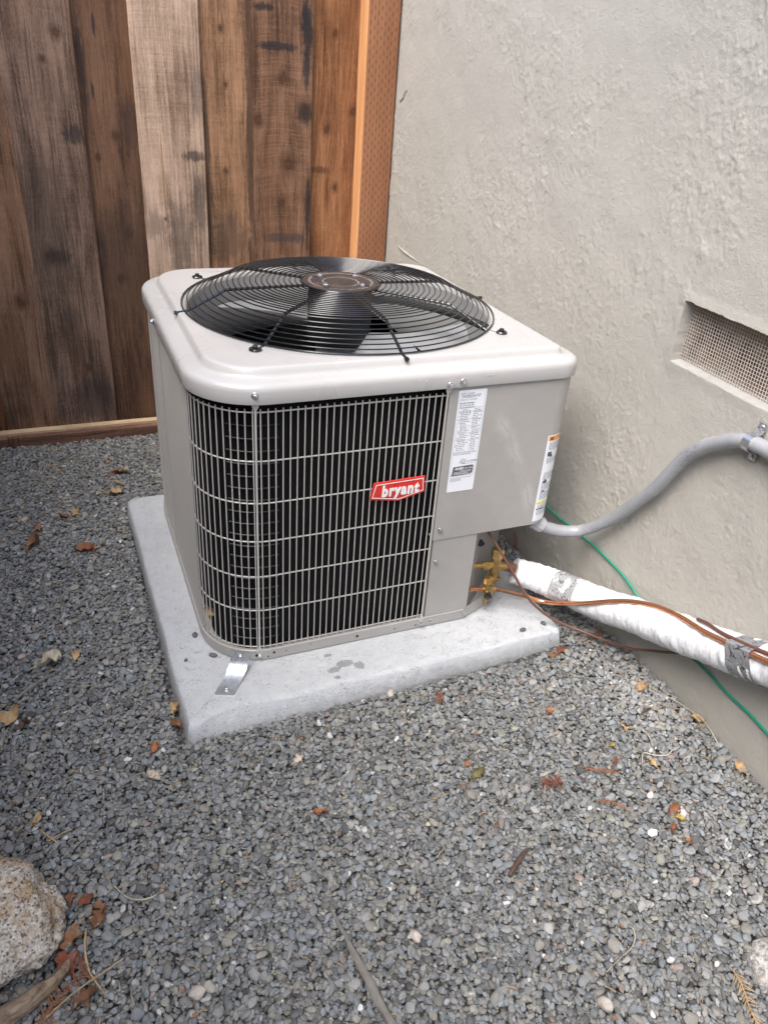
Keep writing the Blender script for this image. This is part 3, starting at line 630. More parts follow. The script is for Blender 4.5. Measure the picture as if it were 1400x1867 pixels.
# service panels: control box cover (front + right side), lower strip, recessed valve plate
mb = MB(); L = []
def panel_path(x0, d):
    h = A - d; pts = [(x0, -h)] + [(h-.05+(.05)*math.cos(math.radians(a_)), -h+.05+.05*math.sin(math.radians(a_))) for a_ in np.linspace(270, 360, 12)] + [(h, -.1), (h, .30)]
    return pts
pp = panel_path(.0915, 0); pi = panel_path(.0915, .0035)
mb.loops([[(x, y, .242) for x, y in pi], [(x, y, .2405) for x, y in pp], [(x, y, .2425) for x, y in pp], [(x, y, .60) for x, y in pp]], False)
mb.add([(.0915, -A, .2405), (.0915, -A, .60), (.0915, -A+.012, .60), (.0915, -A+.012, .2405)], [(0,1,2,3)])
mb.add([(x, y, .2435) for x, y in pi] + [(.0915, .30, .2435)], [tuple(range(len(pi)+1))])
ctrl = mb.build('control_panel', panel_paint, ac)
mb = MB(); mb.loops([[(.095, -A+.0018+d, z), (.203-d, -A+.0018+d, z)] for d, z in ((0, .027), (0, .2425))], False)
mb.add([(.095, -A+.0018, .027), (.095, -A+.0018, .2425), (.095, -A+.02, .2425), (.095, -A+.02, .027)], [(0,1,2,3)])
mb.add([(.203, -A+.0018, .075), (.203, -A+.0018, .2425), (.207, -A+.012, .2425), (.207, -A+.012, .075)], [(0,1,2,3)])
mb.build('corner_panel', panel_paint, ac)
plate_m = plain('valve_plate_metal', (.33, .315, .295), .4, .1, .15, 30)
mb = MB(); mb.loops([[(.2035, -A+.004, z), (.209, -A+.010, z), (.380, -.216, z), (.390, -.204, z), (.392, .30, z)] for z in (.012, .2425)], False)
vplate = mb.build('valve_plate', plate_m, ac)
mb = MB(); mb.cyl((.2315, -.3615, .190), (.236, -.367, .190), .008, n=12); mb.cyl((.236, -.367, .190), (.239, -.371, .190), .0045, n=12); mb.build('rubber_plug', blackm, vplate)
mb = MB(); mb.loops([[(.198, -A-.0005, .004), (.298, -.3545, .004), (.327, -.319, .004)], [(.198, -A-.0005, .030), (.290, -.358, .040), (.320, -.324, .040)]], False); mb.build('pan_flange', paint, base_pan)
# service valves
def hexring(c, r, z, ax): pass
mb = MB(); vx, vy, dz = .2816, -.370, .017
mb.lathe([(.0105, 0), (.0105, .012), (.0125, .013), (.0125, .03), (.0112, .034), (.0112, .056)], (vx, vy, .072+dz), 20, True, True)
mb.box((vx-.013, vy-.011, .064+dz), (vx+.013, vy+.011, .0735+dz)); mb.cyl((vx, vy, .02), (vx, vy, .065+dz), .005, n=8)
mb.cyl((.217, vy+.002, .132), (vx, vy, .106+dz), .0078); mb.cyl((.246, vy+.001, .1275), (.264, vy, .1255), .0108, n=6)
mb.cyl((vx, vy, .106+dz), (vx+.028, vy, .1145), .0112)
suc = mb.build('suction_valve', brass, ac, 40)
mb = MB(); mb.loops([[(vx+r*math.cos(math.pi*k/3+.3), vy+r*math.sin(math.pi*k/3+.3), z) for k in range(6)] for r, z in ((.0145, .128+dz), (.0148, .130+dz), (.0148, .150+dz), (.013, .153+dz))], True, True, True); mb.build('valve_cap', brass, suc, 25)
mb = MB(); mb.tube([(vx+.026, vy, .1150), (vx+.040, vy+.002, .1085), (vx+.052, vy+.004, .101), (vx+.085, vy+.004, .084)], [.0125, .0128, .0118, .0116], 16); mb.build('suction_stub', burnt, suc)
mb = MB(); mb.cyl((vx+.034, vy-.0112, .1115), (vx+.034, vy-.0140, .111), .0035, n=8); mb.build('schrader_port', blackm, suc)
lx, ly = .258, -.385
mb = MB(); mb.lathe([(.0078, 0), (.0090, .002), (.0090, .018), (.0072, .021), (.0072, .030)], (lx, ly, .058), 16, True, True); mb.cyl((lx, ly, .02), (lx, ly, .06), .004, n=8); mb.cyl((lx, ly, .069), (lx+.014, ly, .0685), .0075); mb.cyl((lx, ly, .069), (lx-.012, ly, .071), .0068); mb.cyl((lx, ly, .066), (lx-.004, ly-.013, .062), .006)
liq = mb.build('liquid_valve', brass, ac, 40)
mb = MB(); mb.loops([[(lx+r*math.cos(math.pi*k/3), ly+r*math.sin(math.pi*k/3), z) for k in range(6)] for r, z in ((.0102, .086), (.0104, .087), (.0104, .100), (.009, .102))], True, True, True); mb.build('valve_cap', brass, liq, 25)
mb = MB(); q0 = Vector((lx-.004, ly-.012, .062)); q1 = q0 + Vector((-.003, -.012, -.003)); mb.tube([q0, q0*.9+q1*.1, q0*.1+q1*.9, q1], [.0078, .0084, .0084, .006], 14); mb.build('port_cap', black, liq)
mb = MB(); mb.tube([(.209, -.386, .079), (.232, -.386, .074), (lx-.010, ly, .0708)], .0048, 10); mb.build('liquid_stub', copper, liq)
# top cap
def cap_loop(d, z, n=16): return rsq(A+.006-d, tuple(max(r+.005-d, .012) for r in RAD), z, n, 16)
HR = .342
def circ_loop(r, z, n=16):
    ref = cap_loop(.050, z, n); return [(r*x/math.hypot(x, y), r*y/math.hypot(x, y), z) for x, y, _ in ref]
mb = MB()
mb.loops([cap_loop(.0045, .598), cap_loop(.0045, ZC), cap_loop(.0005, ZC), cap_loop(0, .5965), cap_loop(0, .6175), cap_loop(.0012, .623), cap_loop(.0042, .6275), cap_loop(.009, .6302), cap_loop(.016, .6316), cap_loop(.0325, .6324),
          cap_loop(.0350, .6336), cap_loop(.0375, .6385), cap_loop(.0405, .6455), cap_loop(.0430, .6478), cap_loop(.047, .6486), cap_loop(.050, .6488)] , True)
cap_in = [ [tuple(a_*(1-f_)+b_*f_ for a_, b_ in zip(P_, Q_)) for P_, Q_ in zip(cap_loop(.050, .6488), circ_loop(HR+.004, .6495))] for f_ in (0, .5, 1)]
mb.loops(cap_in + [circ_loop(HR, .6485), circ_loop(HR-.005, .645), circ_loop(HR-.007, .638)], True)
top = mb.build('top_cap', cap_paint, ac, 50)
mb = MB(); mb.lathe([(HR-.0072, .640), (HR-.010, .615), (HR-.016, .560), (HR-.018, .520), (HR-.010, .50), (HR+.0, .495)], n=96); mb.build('fan_shroud', plain('shroud_paint', (.34, .335, .325), .4, 0, .1, 20), ac)
chip = plain('bare_metal_chip', (.72, .71, .70), .35, .4, .2, 200)
mb = MB(); 
for (x, z, w, h) in ((.168, .6170, .004, .003), (.174, .6165, .006, .0014), (.163, .6140, .002, .0012), (.02, .6165, .003, .001), (.035, .615, .002, .001)):
    mb.add([(x-w, -A-.0066, z), (x, -A-.0067, z-h), (x+w, -A-.0066, z+h*.3), (x+w*.2, -A-.0064, z+h)], [(0,1,2,3)])
tag(mb.build('paint_chip', chip, top), kind='stuff')
# fan guard
def gprof(r):
    zf = .6985; zo = .6525; rb = .258; R = .347
    if r <= rb: return zf - .0035*(r/rb)**2
    f_ = (r-rb)/(R-rb); return (zf-.0035) + (zo-zf+.0035)*(f_**.95)
def torus(mb, R, z, r, n=96, m=6):
    L = [[((R + r*math.cos(2*math.pi*k/m))*math.cos(2*math.pi*i/n), (R + r*math.cos(2*math.pi*k/m))*math.sin(2*math.pi*i/n), z + r*math.sin(2*math.pi*k/m)) for k in range(m)] for i in range(n)]
    L.append(L[0]); mb.loops(L, True)
GR = [.0885 + k*(.347-.0885)/21 for k in range(22)]
mb = MB(); torus(mb, GR[-1], gprof(GR[-1]), .0019); guard = mb.build('fan_guard', black, ac)
for R_ in GR[:-1]:
    mb = MB(); torus(mb, R_, gprof(R_), .0014 if R_ > .1 else .0022); mb.build('guard_ring', black, guard)
for k in range(8):
    a_ = math.radians(45*k + 1); diag = k % 2 == 1
    rr = [.062, .12, .20, .246, .258, .272, .32, .345, .362 if not diag else .366]
    pts = [(r*math.cos(a_), r*math.sin(a_), gprof(min(r, .347)) - .0042 - (.0 if r < .35 else .001)) for r in rr]
    mb = MB(); mb.tube(pts, .0032, 8, True)
    if diag:      # eyelet foot with a bolt
        c_ = Vector((.376*math.cos(a_), .376*math.sin(a_), .6500)); L = []
        for i in range(13):
            b = a_ + math.pi + .5 + (2*math.pi-1.0)*i/12; L.append(c_ + Vector((.0098*math.cos(b), .0098*math.sin(b), .0018)))
        mb.tube(L, .0028, 6)
    else:
        mb.tube([pts[-1], Vector(pts[-1]) + Vector((.006*math.cos(a_), .006*math.sin(a_), -.0004))], [.0046, .0046], 8)
    sp = mb.build('guard_spoke', black, guard)
    if diag:
        m2 = MB(); m2.lathe([(.0085, .6490), (.0085, .6535), (.0052, .6540), (.0052, .6590), (.0042, .6598)], (c_.x, c_.y, 0), 12, True, True); m2.build('guard_bolt', black, sp)
t = NT('hub_plate_metal'); p = t.geo(); n_ = t.noise(p, 55, 5, .7); r2 = t.noise(p, 300, 3, .7)
s = t.sep(p); rad = t.m('SQRT', t.m('ADD', t.m('MULTIPLY', s[0], s[0]), t.m('MULTIPLY', s[1], s[1]))); scuff = t.mr(t.m('ABSOLUTE', t.m('SUBTRACT', rad, .070)), .0015, .004, 1.0, 0.0); scuff2 = t.mr(t.m('ABSOLUTE', t.m('SUBTRACT', rad, .040)), .0012, .003, 1.0, 0.0)
c = t.ramp(n_, [(.3, (.018,.016,.016)), (.6, (.055,.040,.034)), (.75, (.11,.075,.058))])
c = t.mix(t.m('MULTIPLY', t.m('MULTIPLY', t.m('MAXIMUM', scuff, scuff2), t.mr(r2, .42, .6)), .65), c, (.42, .37, .33))
t.set(col=c, rough=.55, spec=.4, nor=t.bump(r2, .2, .0006)); hubm = t.mat
mb = MB(); mb.lathe([(.084, .6958), (.0855, .6970), (.0855, .7000), (.0835, .7012), (.0745, .7012), (.073, .7002), (.044, .7000), (.0425, .6990), (.0005, .6990)], n=64); plate_o = mb.build('hub_plate', hubm, guard, 30)
for k in range(4):
    a_ = math.radians(90*k + 36); c_ = (.0575*math.cos(a_), .0575*math.sin(a_), 0); b_ = (.0635*math.cos(a_+.12), .0635*math.sin(a_+.12))
    mb = MB(); mb.cyl((b_[0], b_[1], .6990), (b_[0], b_[1], .7004), .0085, n=14); mb.build('bolt_slot', blackm, guard)
    mb = MB(); mb.loops([[(c_[0]+r*math.cos(math.pi*j/3+k), c_[1]+r*math.sin(math.pi*j/3+k), z) for j in range(6)] for r, z in ((.0062, .6995), (.0062, .7036), (.0052, .7046))], True, True, True); mb.cyl((c_[0], c_[1], .704), (c_[0], c_[1], .7066), .0034, n=8)
    mb.build('motor_bolt', zinc, guard, 30)
# motor, wiring conduit and blades
mb = MB(); mb.lathe([(.0001, .688), (.060, .688), (.070, .684), (.0725, .672), (.0725, .590), (.070, .572), (.060, .566), (.0001, .566)], n=40); motor = mb.build('fan_motor', plain('motor_black', (.006, .006, .007), .6, 0, .2, 40), ac)
for k in range(4):
    a_ = math.radians(90*k + 36); mb = MB(); mb.cyl((.0575*math.cos(a_), .0575*math.sin(a_), .684), (.0575*math.cos(a_), .0575*math.sin(a_), .699), .004, n=8); mb.build('motor_stud', zinc, motor)
mb = MB(); mb.tube([(.066, -.030, .665), (.12, -.060, .668), (.20, -.135, .662), (.262, -.19, .645), (.292, -.212, .628)], .0085, 10, True, 0, 10, lambda i, k, p: 1 + .07*(i % 2)); mb.build('motor_conduit', blackm, ac)
blade_m = plain('blade_metal', (.40, .41, .415), .35, .35, .12, 18)
mb = MB(); mb.lathe([(.001, .565), (.045, .565), (.052, .558), (.052, .540), (.030, .534), (.001, .533)], n=32); hub = mb.build('fan_hub', blade_m, ac)
for k in range(2):
    a0 = math.radians((-58, 98)[k]); L = []
    for r in np.linspace(.045, .298, 10):
        f_ = (r-.045)/.253; half = math.radians(18 + 18*f_); row = []
        for j in range(9):
            v_ = j/8*2-1; aa = a0 + half*v_ + .22*f_
            row.append((r*math.cos(aa), r*math.sin(aa), .572 + .034*v_*(.6+.4*f_) + .012*(1-v_*v_)))
        L.append(row)
    L2 = [[(x, y, z-.0018) for x, y, z in row] for row in L]
    mb = MB(); mb.loops(L, False); mb.loops(L2, False)
    n9 = 9
    mb.loops([L[-1], L2[-1]], False); mb.loops([[r[0] for r in L], [r[0] for r in L2]], False); mb.loops([[r[-1] for r in L], [r[-1] for r in L2]], False)
    mb.build('fan_blade', blade_m, hub, 60)
# hold-down strap
mb = MB(); wd = Vector((.018, -.0075, 0)); prof = [(-.336, -.4025, .046), (-.338, -.405, .034), (-.3415, -.4095, .023), (-.348, -.418, .0130), (-.358, -.432, .0058), (-.371, -.449, .0024), (-.386, -.470, .0018)]
P_, _ = catmull([Vector(q) for q in prof], [1]*len(prof), 5); n_up = []
L = []
for i, q in enumerate(P_):
    T = (P_[min(i+1, len(P_)-1)] - P_[max(i-1, 0)]).normalized(); nn = T.cross(wd.normalized()); nn = nn if nn.y < 0 or nn.z > 0 else -nn
    L.append([q-wd, q+wd, q+wd+nn*.0016, q-wd+nn*.0016])
mb.loops(L, True, True, True); strap = mb.build('hold_down_strap', galv, ac, 40)
mb = MB(); mb.lathe([(.0068, .0030), (.0068, .0048), (.0042, .0052), (.0042, .0085), (.003, .0092)], (-.379, -.459, 0), 12, True, True); mb.build('strap_bolt', zinc, strap)
screw((-.337, -.4052, .036), (-.3, -.95, .1), .7)
# brand badge
red = plain('badge_red', (.62, .035, .022), .3, 0, .04); white = plain('badge_white', (.80, .80, .80), .35, 0, .03)
BP = [(-.0645, .3695), (-.002, .3590), (.0555, .3725), (.0535, .4085), (-.0575, .4060)]; bc = (-.003, .386)
yb_ = -A - .006
inset = lambda d: [(bc[0] + (x-bc[0])*(1-d/abs(x-bc[0]+1e-6)) if abs(x-bc[0]) > .01 else x, z + (d if z < bc[1] else -d)) for x, z in BP]
mb = MB(); mb.loops([[(x, yb_+.004, z) for x, z in BP], [(x, yb_+.0006, z) for x, z in BP], [(x, yb_, z) for x, z in inset(.0006)]], True, True, True); badge = mb.build('badge', red, ac, 30)
mb = MB(); mb.loops([[(x, yb_-.0003, z) for x, z in inset(.0034)], [(x, yb_-.0006, z) for x, z in inset(.0038)], [(x, yb_-.0006, z) for x, z in inset(.0047)], [(x, yb_-.0003, z) for x, z in inset(.0051)]], True); mb.build('badge_border', white, badge)
def text_mesh(body, size, place, mat, name, parent, offset=0.0, shear=0.0, sx=1.0, ext=0.0, align='LEFT', gap=1.0):
    """flat lettering; place maps (u, v, w) text coordinates to world"""
    cu = bpy.data.curves.new('lettering', 'FONT'); cu.body = body; cu.size = size; cu.offset = offset; cu.shear = shear; cu.extrude = ext; cu.align_x = align; cu.resolution_u = 3; cu.space_character = gap
    ob = bpy.data.objects.new('lettering', cu); COL.objects.link(ob); dg = bpy.context.evaluated_depsgraph_get(); dg.update()
    me = bpy.data.meshes.new_from_object(ob.evaluated_get(dg)); bpy.data.objects.remove(ob)
    root = world_loc(parent)
    for v in me.vertices: v.co = Vector(place(v.co.x*sx, v.co.y, v.co.z)) - root
    me.name = name; me.materials.clear(); me.materials.append(mat); return link(name, me, parent)
text_mesh('bryant', .0345, lambda u, v, w: (-.0005 + u, yb_-.0008-w, .3742 + v), white, 'badge_lettering', badge, .0015, .10, .78, .0006, 'CENTER', 1.17)
# rating label
lab_m = plain('label_paper', (.78, .80, .83), .35, 0, .02); ink = plain('label_ink', (.09, .09, .11), .6, 0, .1); ink2 = plain('label_ink_pale', (.26, .27, .30), .6, 0, .1)
def lab(u, v, o_=0.0006):   # u 0..1 across, v 0..1 from the top
    return (.1105 + .0625*u - .001*v + .0005, -A-o_, .5865 - .2285*v)
mb = MB(); rc = .05; pts = []
for cu_, cv_, a0 in ((0, 0, 180), (1, 0, 90), (1, 1, 0), (0, 1, -90)):
    for k in range(5):
        a_ = math.radians(a0 - 90*k/4); ru, rv = .05, .0137
        pts.append(((ru if cu_ == 0 else 1-ru) + ru*math.cos(a_), (rv if cv_ == 0 else 1-rv) - rv*math.sin(a_)))
mb.add([lab(u_, v_) for u_, v_ in pts], [tuple(range(len(pts)))]); label = mb.build('rating_label', lab_m, ctrl)
rng = np.random.default_rng(5); mb = MB(); mk = MB()
def bar(m, u0, v0, u1, v1, o_=.0009): m.add([lab(u0, v0, o_), lab(u1, v0, o_), lab(u1, v1, o_), lab(u0, v1, o_)], [(0,1,2,3)])
def words_line(m, v, u0, u1, h=.0062):
    u_ = u0
    while u_ < u1 - .02:
        w = min(rng.uniform(.03, .11), u1-u_); bar(m, u_, v-h*.5, u_+w, v+h*.5); u_ += w + rng.uniform(.018, .03)
for v_ in (.118, .143, .160): words_line(mb, v_, .08, .62)
for k, v_ in enumerate((.180, .195, .213, .228, .245, .262, .280, .296, .312, .328, .352, .366, .382, .398, .418, .434, .450, .468, .486, .502, .520, .538, .556, .574)):
    u_a = rng.uniform(.06, .2); words_line(mb, v_, u_a, rng.uniform(.36, .55)); words_line(mb, v_, rng.uniform(.58, .66), rng.uniform(.78, .95))
words_line(mb, .596, .05, .93); words_line(mb, .618, .08, .75); words_line(mb, .716, .42, .88, .004)
for v_ in (.855, .868, .878, .888): words_line(mb, v_, .08, .92 if v_ < .86 else .5, .0045)
for v_ in (.165, .203, .272, .341, .408, .477, .606, .832): bar(mb, .05, v_, .93, v_+.0022)
for u_ in (.05, .94): bar(mb, u_, .02, u_+.008, .84)
mb.build('label_print', ink2, label)
mk = MB(); rp = [(.14, .742), (.86, .735), (.90, .750), (.88, .815), (.80, .828), (.10, .836), (.12, .80)]
mk.add([lab(u_, v_, .0009) for u_, v_ in rp], [tuple(range(len(rp)))]); mk.build('certification_mark', ink, label)
mk = MB(); cc_ = (.47, .690)
ring = lambda r: [lab(cc_[0]+r*math.cos(2*math.pi*k/24), cc_[1]+r*.2735*math.sin(2*math.pi*k/24), .0010) for k in range(24)]
mk.loops([ring(.092), ring(.078)], True); mk.build('listing_ring', ink, label)
LT = lambda u0, v0, o_: (lambda u, v, w: (lab(u0, v0)[0]+u, -A-o_, lab(u0, v0)[2]+v))
text_mesh('SERIAL NUMBER', .0042, LT(.08, .036, .0010), ink2, 'label_text', label)
text_mesh('2420E24197', .0092, LT(.10, .070, .0010), ink, 'label_text', label, 0, 0, .95)
text_mesh('PRODUCT NUMBER', .0042, LT(.08, .095, .0010), ink2, 'label_text', label)
text_mesh('MODEL NUMBER', .0042, LT(.08, .131, .0010), ink2, 'label_text', label)
text_mesh('UL', .0064, LT(.40, .700, .0011), ink, 'label_text', label); text_mesh('c', .006, LT(.32, .703, .0011), ink, 'label_text', label); text_mesh('us LISTED', .0058, LT(.60, .700, .0011), ink, 'label_text', label)
text_mesh('AHRI', .0085, LT(.20, .775, .0012), white, 'label_text', label, .0003, .2); text_mesh('CERTIFIED', .0056, LT(.50, .772, .0012), white, 'label_text', label)
mb = MB()
for v_, a_, b_ in ((.786, .4, .82), (.798, .18, .82), (.810, .16, .7), (.820, .16, .78)): bar(mb, a_, v_-.002, b_, v_+.002, .0012)
mb.build('mark_print', white, label)
# warning label wrapped round the corner
def wl(u, v, o_=.0007):     # u 0..1 along the arc
    s_ = -.004 + .058*u; cx, cy, r = A-.05, -A+.05, .05+o_
    z = .4640 - .216*v
    if s_ < 0: return (cx+s_, cy-r, z)
    a_ = math.radians(270) + s_/.05; return (cx + r*math.cos(a_), cy + r*math.sin(a_), z)
def wpatch(m, u0, v0, u1, v1, o_=.0007, n=10, mi=0):
    m.loops([[wl(u0+(u1-u0)*k/n, v, o_) for k in range(n+1)] for v in (v0, v1)], False, mi=mi)
mb = MB(); wpatch(mb, 0, 0, 1, 1, n=16); wlab = mb.build('warning_label', lab_m, ctrl)
mb = MB(); wpatch(mb, .05, .012, .95, .062, .0010); mb.build('orange_band', plain('label_orange', (.80, .30, .04), .4, 0, .05), wlab)
mb = MB(); wpatch(mb, .05, .765, .60, .793, .0010); mb.build('yellow_band', plain('label_yellow', (.75, .70, .12), .4, 0, .05), wlab)
mb = MB()
for v_ in np.concatenate([np.arange(.08, .17, .013), np.arange(.255, .32, .013), np.arange(.42, .5, .013), np.arange(.55, .62, .013), np.arange(.65, .74, .013), np.arange(.805, .92, .014)]):
    u_ = .12
    while u_ < .9:
        w = rng.uniform(.06, .16); wpatch(mb, u_, v_, min(u_+w, .93), v_+.0055, .0010, 3); u_ += w + .035
mb.build('warning_print', ink2, wlab)
mb = MB()
for u0, v0, u1, v1 in ((.12, .185, .30, .235), (.25, .215, .36, .245), (.14, .515, .34, .545), (.20, .500, .30, .52), (.16, .628, .30, .648), (.08, .845, .46, .858), (.12, .022, .26, .052)): wpatch(mb, u0, v0, u1, v1, .0012, 3)
mb.build('warning_pictogram', ink, wlab)
# dead leaf caught behind the grille
# ================================================================== PIPES AND CABLES
wx_ = lambda y, d: (WX(y) - d)
wrap = NT('white_wrap'); p = wrap.geo(); n1_ = wrap.noise(wrap.map(p, (.6, 2.6, 1.0)), 34, 3, .55); n2_ = wrap.noise(p, 320, 3, .6)
wrap.set(col=wrap.ramp(wrap.noise(p, 25, 4), [(.3, (.70,.71,.73)), (.7, (.80,.81,.82))]), rough=.55, nor=wrap.bump(wrap.m('ADD', n1_, wrap.m('MULTIPLY', n2_, .08)), .7, .006)); wrap = wrap.mat
pipe_pts = [(.3415, -.364, .0905), (.385, -.385, .079), (.428, -.425, .071), (.4555, -.545, .100), (.4665, -.655, .142), (.4665, -.771, .188), (.4635, -.877, .234), (.460, -.969, .276), (.456, -1.09, .335), (.452, -1.22, .40)]
def wrinkle(P):
    def f_(i, k, p):
        a_ = 2*math.pi*k/40; s_ = i
        return 1 + .09*abs(mnoise.noise((s_*.8 + a_*.9, math.cos(a_)*.7, math.sin(a_)*.7 + 7))) + .045*mnoise.noise((s_*.33, math.cos(a_)*1.1, math.sin(a_)*1.1)) + .035*mnoise.noise((s_*.9, math.cos(a_)*.9+3, math.sin(a_)*.9)) + .02*mnoise.noise((s_*1.5, math.cos(a_)*4, math.sin(a_)*4)) + .012*math.sin(s_*1.1 + a_*2)
    return f_
mb = MB(); PP = mb.tube(pipe_pts, [.030, .033, .0355, .037, .0375, .0375, .0372, .037, .037, .037], 40, True, 0, 16, wrinkle(None))
pipe = mb.build('insulated_pipe', wrap, None, 60, loc=(.46, -.75, .18)); tag(pipe, 'thick white insulated pipe running from the brass valve along the wall', 'pipe')
tape_m = NT('foil_tape'); p = tape_m.geo(); n1_ = tape_m.noise(p, 60, 3, .6); pr_ = tape_m.noise(tape_m.map(p, (1, 1.3, 2.2), (0,0,0), (.7, 0, .4)), 34, 0, .5, 1.4)
tape_m.set(col=tape_m.mix(tape_m.mr(tape_m.m('ABSOLUTE', tape_m.m('SUBTRACT', pr_, .5)), .020, .035, .85, 0.0), (.66, .67, .68), (.06, .06, .065)), metal=.55, rough=.30, nor=tape_m.bump(n1_, .7, .005)); tape_m = tape_m.mat
grey_tape = NT('grey_tape'); p = grey_tape.geo(); pr_ = grey_tape.noise(grey_tape.map(p, (1, 1.6, 1.6), (0,0,0), (.7, 0, .4)), 34, 0, .5, 1.4); n1_ = grey_tape.noise(p, 70, 3, .6)
grey_tape.set(col=grey_tape.mix(grey_tape.mr(grey_tape.m('ABSOLUTE', grey_tape.m('SUBTRACT', pr_, .5)), .016, .03, .85, 0.0), (.27, .275, .285), (.03, .03, .032)), metal=.15, rough=.33, nor=grey_tape.bump(n1_, .6, .005)); grey_tape = grey_tape.mat
def band(i0, i1, r, mat, skew=0.0):
    mb = MB(); seg = PP[i0:i1+1]; mb.tube(seg, r, 40, False, 0, 0, lambda i, k, p: 1 + .03*mnoise.noise((i*.5, math.cos(k*.157)*1.5, math.sin(k*.157)*1.5)) + .01*mnoise.noise((i*2., k*.8, 1)))
    return mb.build('tape_band', mat, pipe, 60)
band(32, 42, .0374, tape_m)
def wrap_band(i0, i1, mat, extra):
    """tape round the pipe and the copper line on top of it"""
    mb = MB(); L = []; LQ, _ = catmull([Vector(q) for q in liq_pts], [1]*len(liq_pts), 10)
    for i in range(i0, i1+1):
        T = (PP[i+1]-PP[i-1]).normalized(); q = min(LQ, key=lambda v: abs((v-PP[i]).dot(T))+.1*(v-PP[i]).length); d = q-PP[i]; d -= T*d.dot(T); dl = d.length; u = d.normalized(); w = T.cross(u); row = []
        for k in range(44):
            a_ = 2*math.pi*k/44; c_ = math.cos(a_); best = .0388
            for f_ in (0.25, .5, .75, 1.0): # hull of the two circles
                rr = .0388*(1-f_) + .0072*f_; dd = dl*f_; disc = rr*rr - (dd*math.sin(a_))**2
                if disc > 0 and c_ > 0: best = max(best, dd*c_ + math.sqrt(disc))
            best *= 1 + .012*mnoise.noise((i*.7, k*.5, 3)); row.append(PP[i] + u*(c_*best) + w*(math.sin(a_)*best))
        L.append(row)
    mb.loops(L, True); return mb.build('tape_band', mat, pipe, 60)
# copper liquid line
liq_pts = [(lx+.008, ly, .0685), (.285, -.390, .066), (.310, -.400, .060), (.350, -.420, .050), (.393, -.4510, .046), (.412, -.5403, .1051), (.4352, -.6117, .1584), (.4505, -.657, .1853), (.4592, -.7081, .2082), (.453, -.7717, .2327), (.4391, -.8394, .2552), (.4339, -.8815, .2706), (.4285, -.9271, .2877), (.4229, -.9911, .3122), (.417, -1.09, .357), (.411, -1.22, .422)]
mb = MB(); mb.tube(liq_pts, .0053, 12, True, 0, 10); cu_line = mb.build('copper_pipe', copper, None, loc=(.40, -.6, .12)); tag(cu_line, 'thin bright copper refrigerant pipe lying along the white insulated pipe', 'pipe')
mb = MB(); mb.tube([(lx+.022, ly-.003, .0668), (.310, -.400, .060), (.350, -.420, .052)], [.0062, .0060, .0056], 12, True, 0, 5); mb.build('brazed_joint', burnt, cu_line)
wrap_band(103, 112, grey_tape, .01)
# brown control cable
cable_m = plain('brown_cable', (.135, .062, .045), .42, 0, .15)
cab = [(.235, -.362, .245), (.246, -.372, .222), (.272, -.395, .178), (.300, -.420, .128), (.322, -.440, .088), (.350, -.462, .052), (.392, -.490, .022), (.440, -.530, .010), (.475, -.590, .016), (.490, -.640, .034), (.500, -.690, .066), (.504, -.745, .105), (.507, -.80, .150), (.507, -.86, .19)]
mb = MB(); mb.tube(cab, .0032, 10, True, 0, 10)
cable = mb.build('control_cable', cable_m, None, loc=(.33, -.45, .1)); tag(cable, 'thin brown control cable drooping from the unit to behind the white pipe', 'cable')
mb = MB(); mb.tube([(.466, -.80, .246), (.460, -.8298, .2590), (.4479, -.8661, .2725), (.4392, -.9208, .2935), (.4327, -.9796, .3178), (.427, -1.08, .363), (.420, -1.22, .430)], .0036, 8, True, 0, 8); mb.build('cable_run', cable_m, cable)
# green wire on the wall
green_m = plain('green_wire_coat', (.012, .27, .165), .4, 0, .1)
gp = [(.07, .16), (-.198, .143), (-.327, .153), (-.42, .158), (-.512, .154), (-.565, .146), (-.602, .133), (-.68, .122), (-.756, .118), (-.82, .119), (-.887, .116), (-.94, .118), (-.988, .114), (-1.10, .11), (-1.25, .12)]
mb = MB(); mb.tube([(WX(y)-.0045-.003*abs(mnoise.noise((y*6, 0, 0))), y, z+.004*mnoise.noise((y*14, 1, 0))) for y, z in gp], .0026, 8, True, 0, 6)
tag(mb.build('green_wire', green_m, None, loc=(.52, -.6, .13)), 'thin green ground wire strung low along the stucco wall', 'wire')
# grey flexible conduit
t = NT('grey_conduit'); p = t.geo(); n_ = t.noise(p, 20, 3); pr_ = t.noise(p, 420, 2, .6)
s = t.sep(p); z1_ = t.mr(t.m('ABSOLUTE', t.m('SUBTRACT', s[1], -.432)), .014, .018, 1, 0); z2_ = t.mr(t.m('ABSOLUTE', t.m('SUBTRACT', s[1], -.635)), .020, .026, 1, 0)
k = t.m('MULTIPLY', t.m('MAXIMUM', z1_, z2_), t.mr(pr_, .57, .60, 0, .8))
t.set(col=t.mix(k, t.ramp(n_, [(.3, (.285,.292,.305)), (.7, (.335,.342,.355))]), (.10, .11, .13)), rough=.30, spec=.5); cond_m = t.mat
cp = [(.3835, -.366, .218), (.405, -.372, .208), (.44, -.385, .200), (.478, -.405, .206), (.497, -.440, .240), (.5045, -.486, .293), (.503, -.535, .358), (.502, -.575, .414), (.501, -.621, .500), (.500, -.655, .540), (.500, -.690, .567), (.500, -.725, .588), (.500, -.757, .598), (.499, -.80, .602), (.497, -.90, .602), (.494, -1.05, .60), (.49, -1.2, .60)]
mb = MB(); mb.tube(cp, .0138, 20, True, 0, 26, lambda i, k, p: 1 + .018*math.sin(i*2.0))
cond = mb.build('flexible_conduit', cond_m, None, 60, loc=(.48, -.55, .3)); tag(cond, 'grey flexible electrical conduit curving from the control box up to the wall', 'conduit')
fit_m = plain('fitting_grey', (.40, .41, .43), .4, 0, .08)
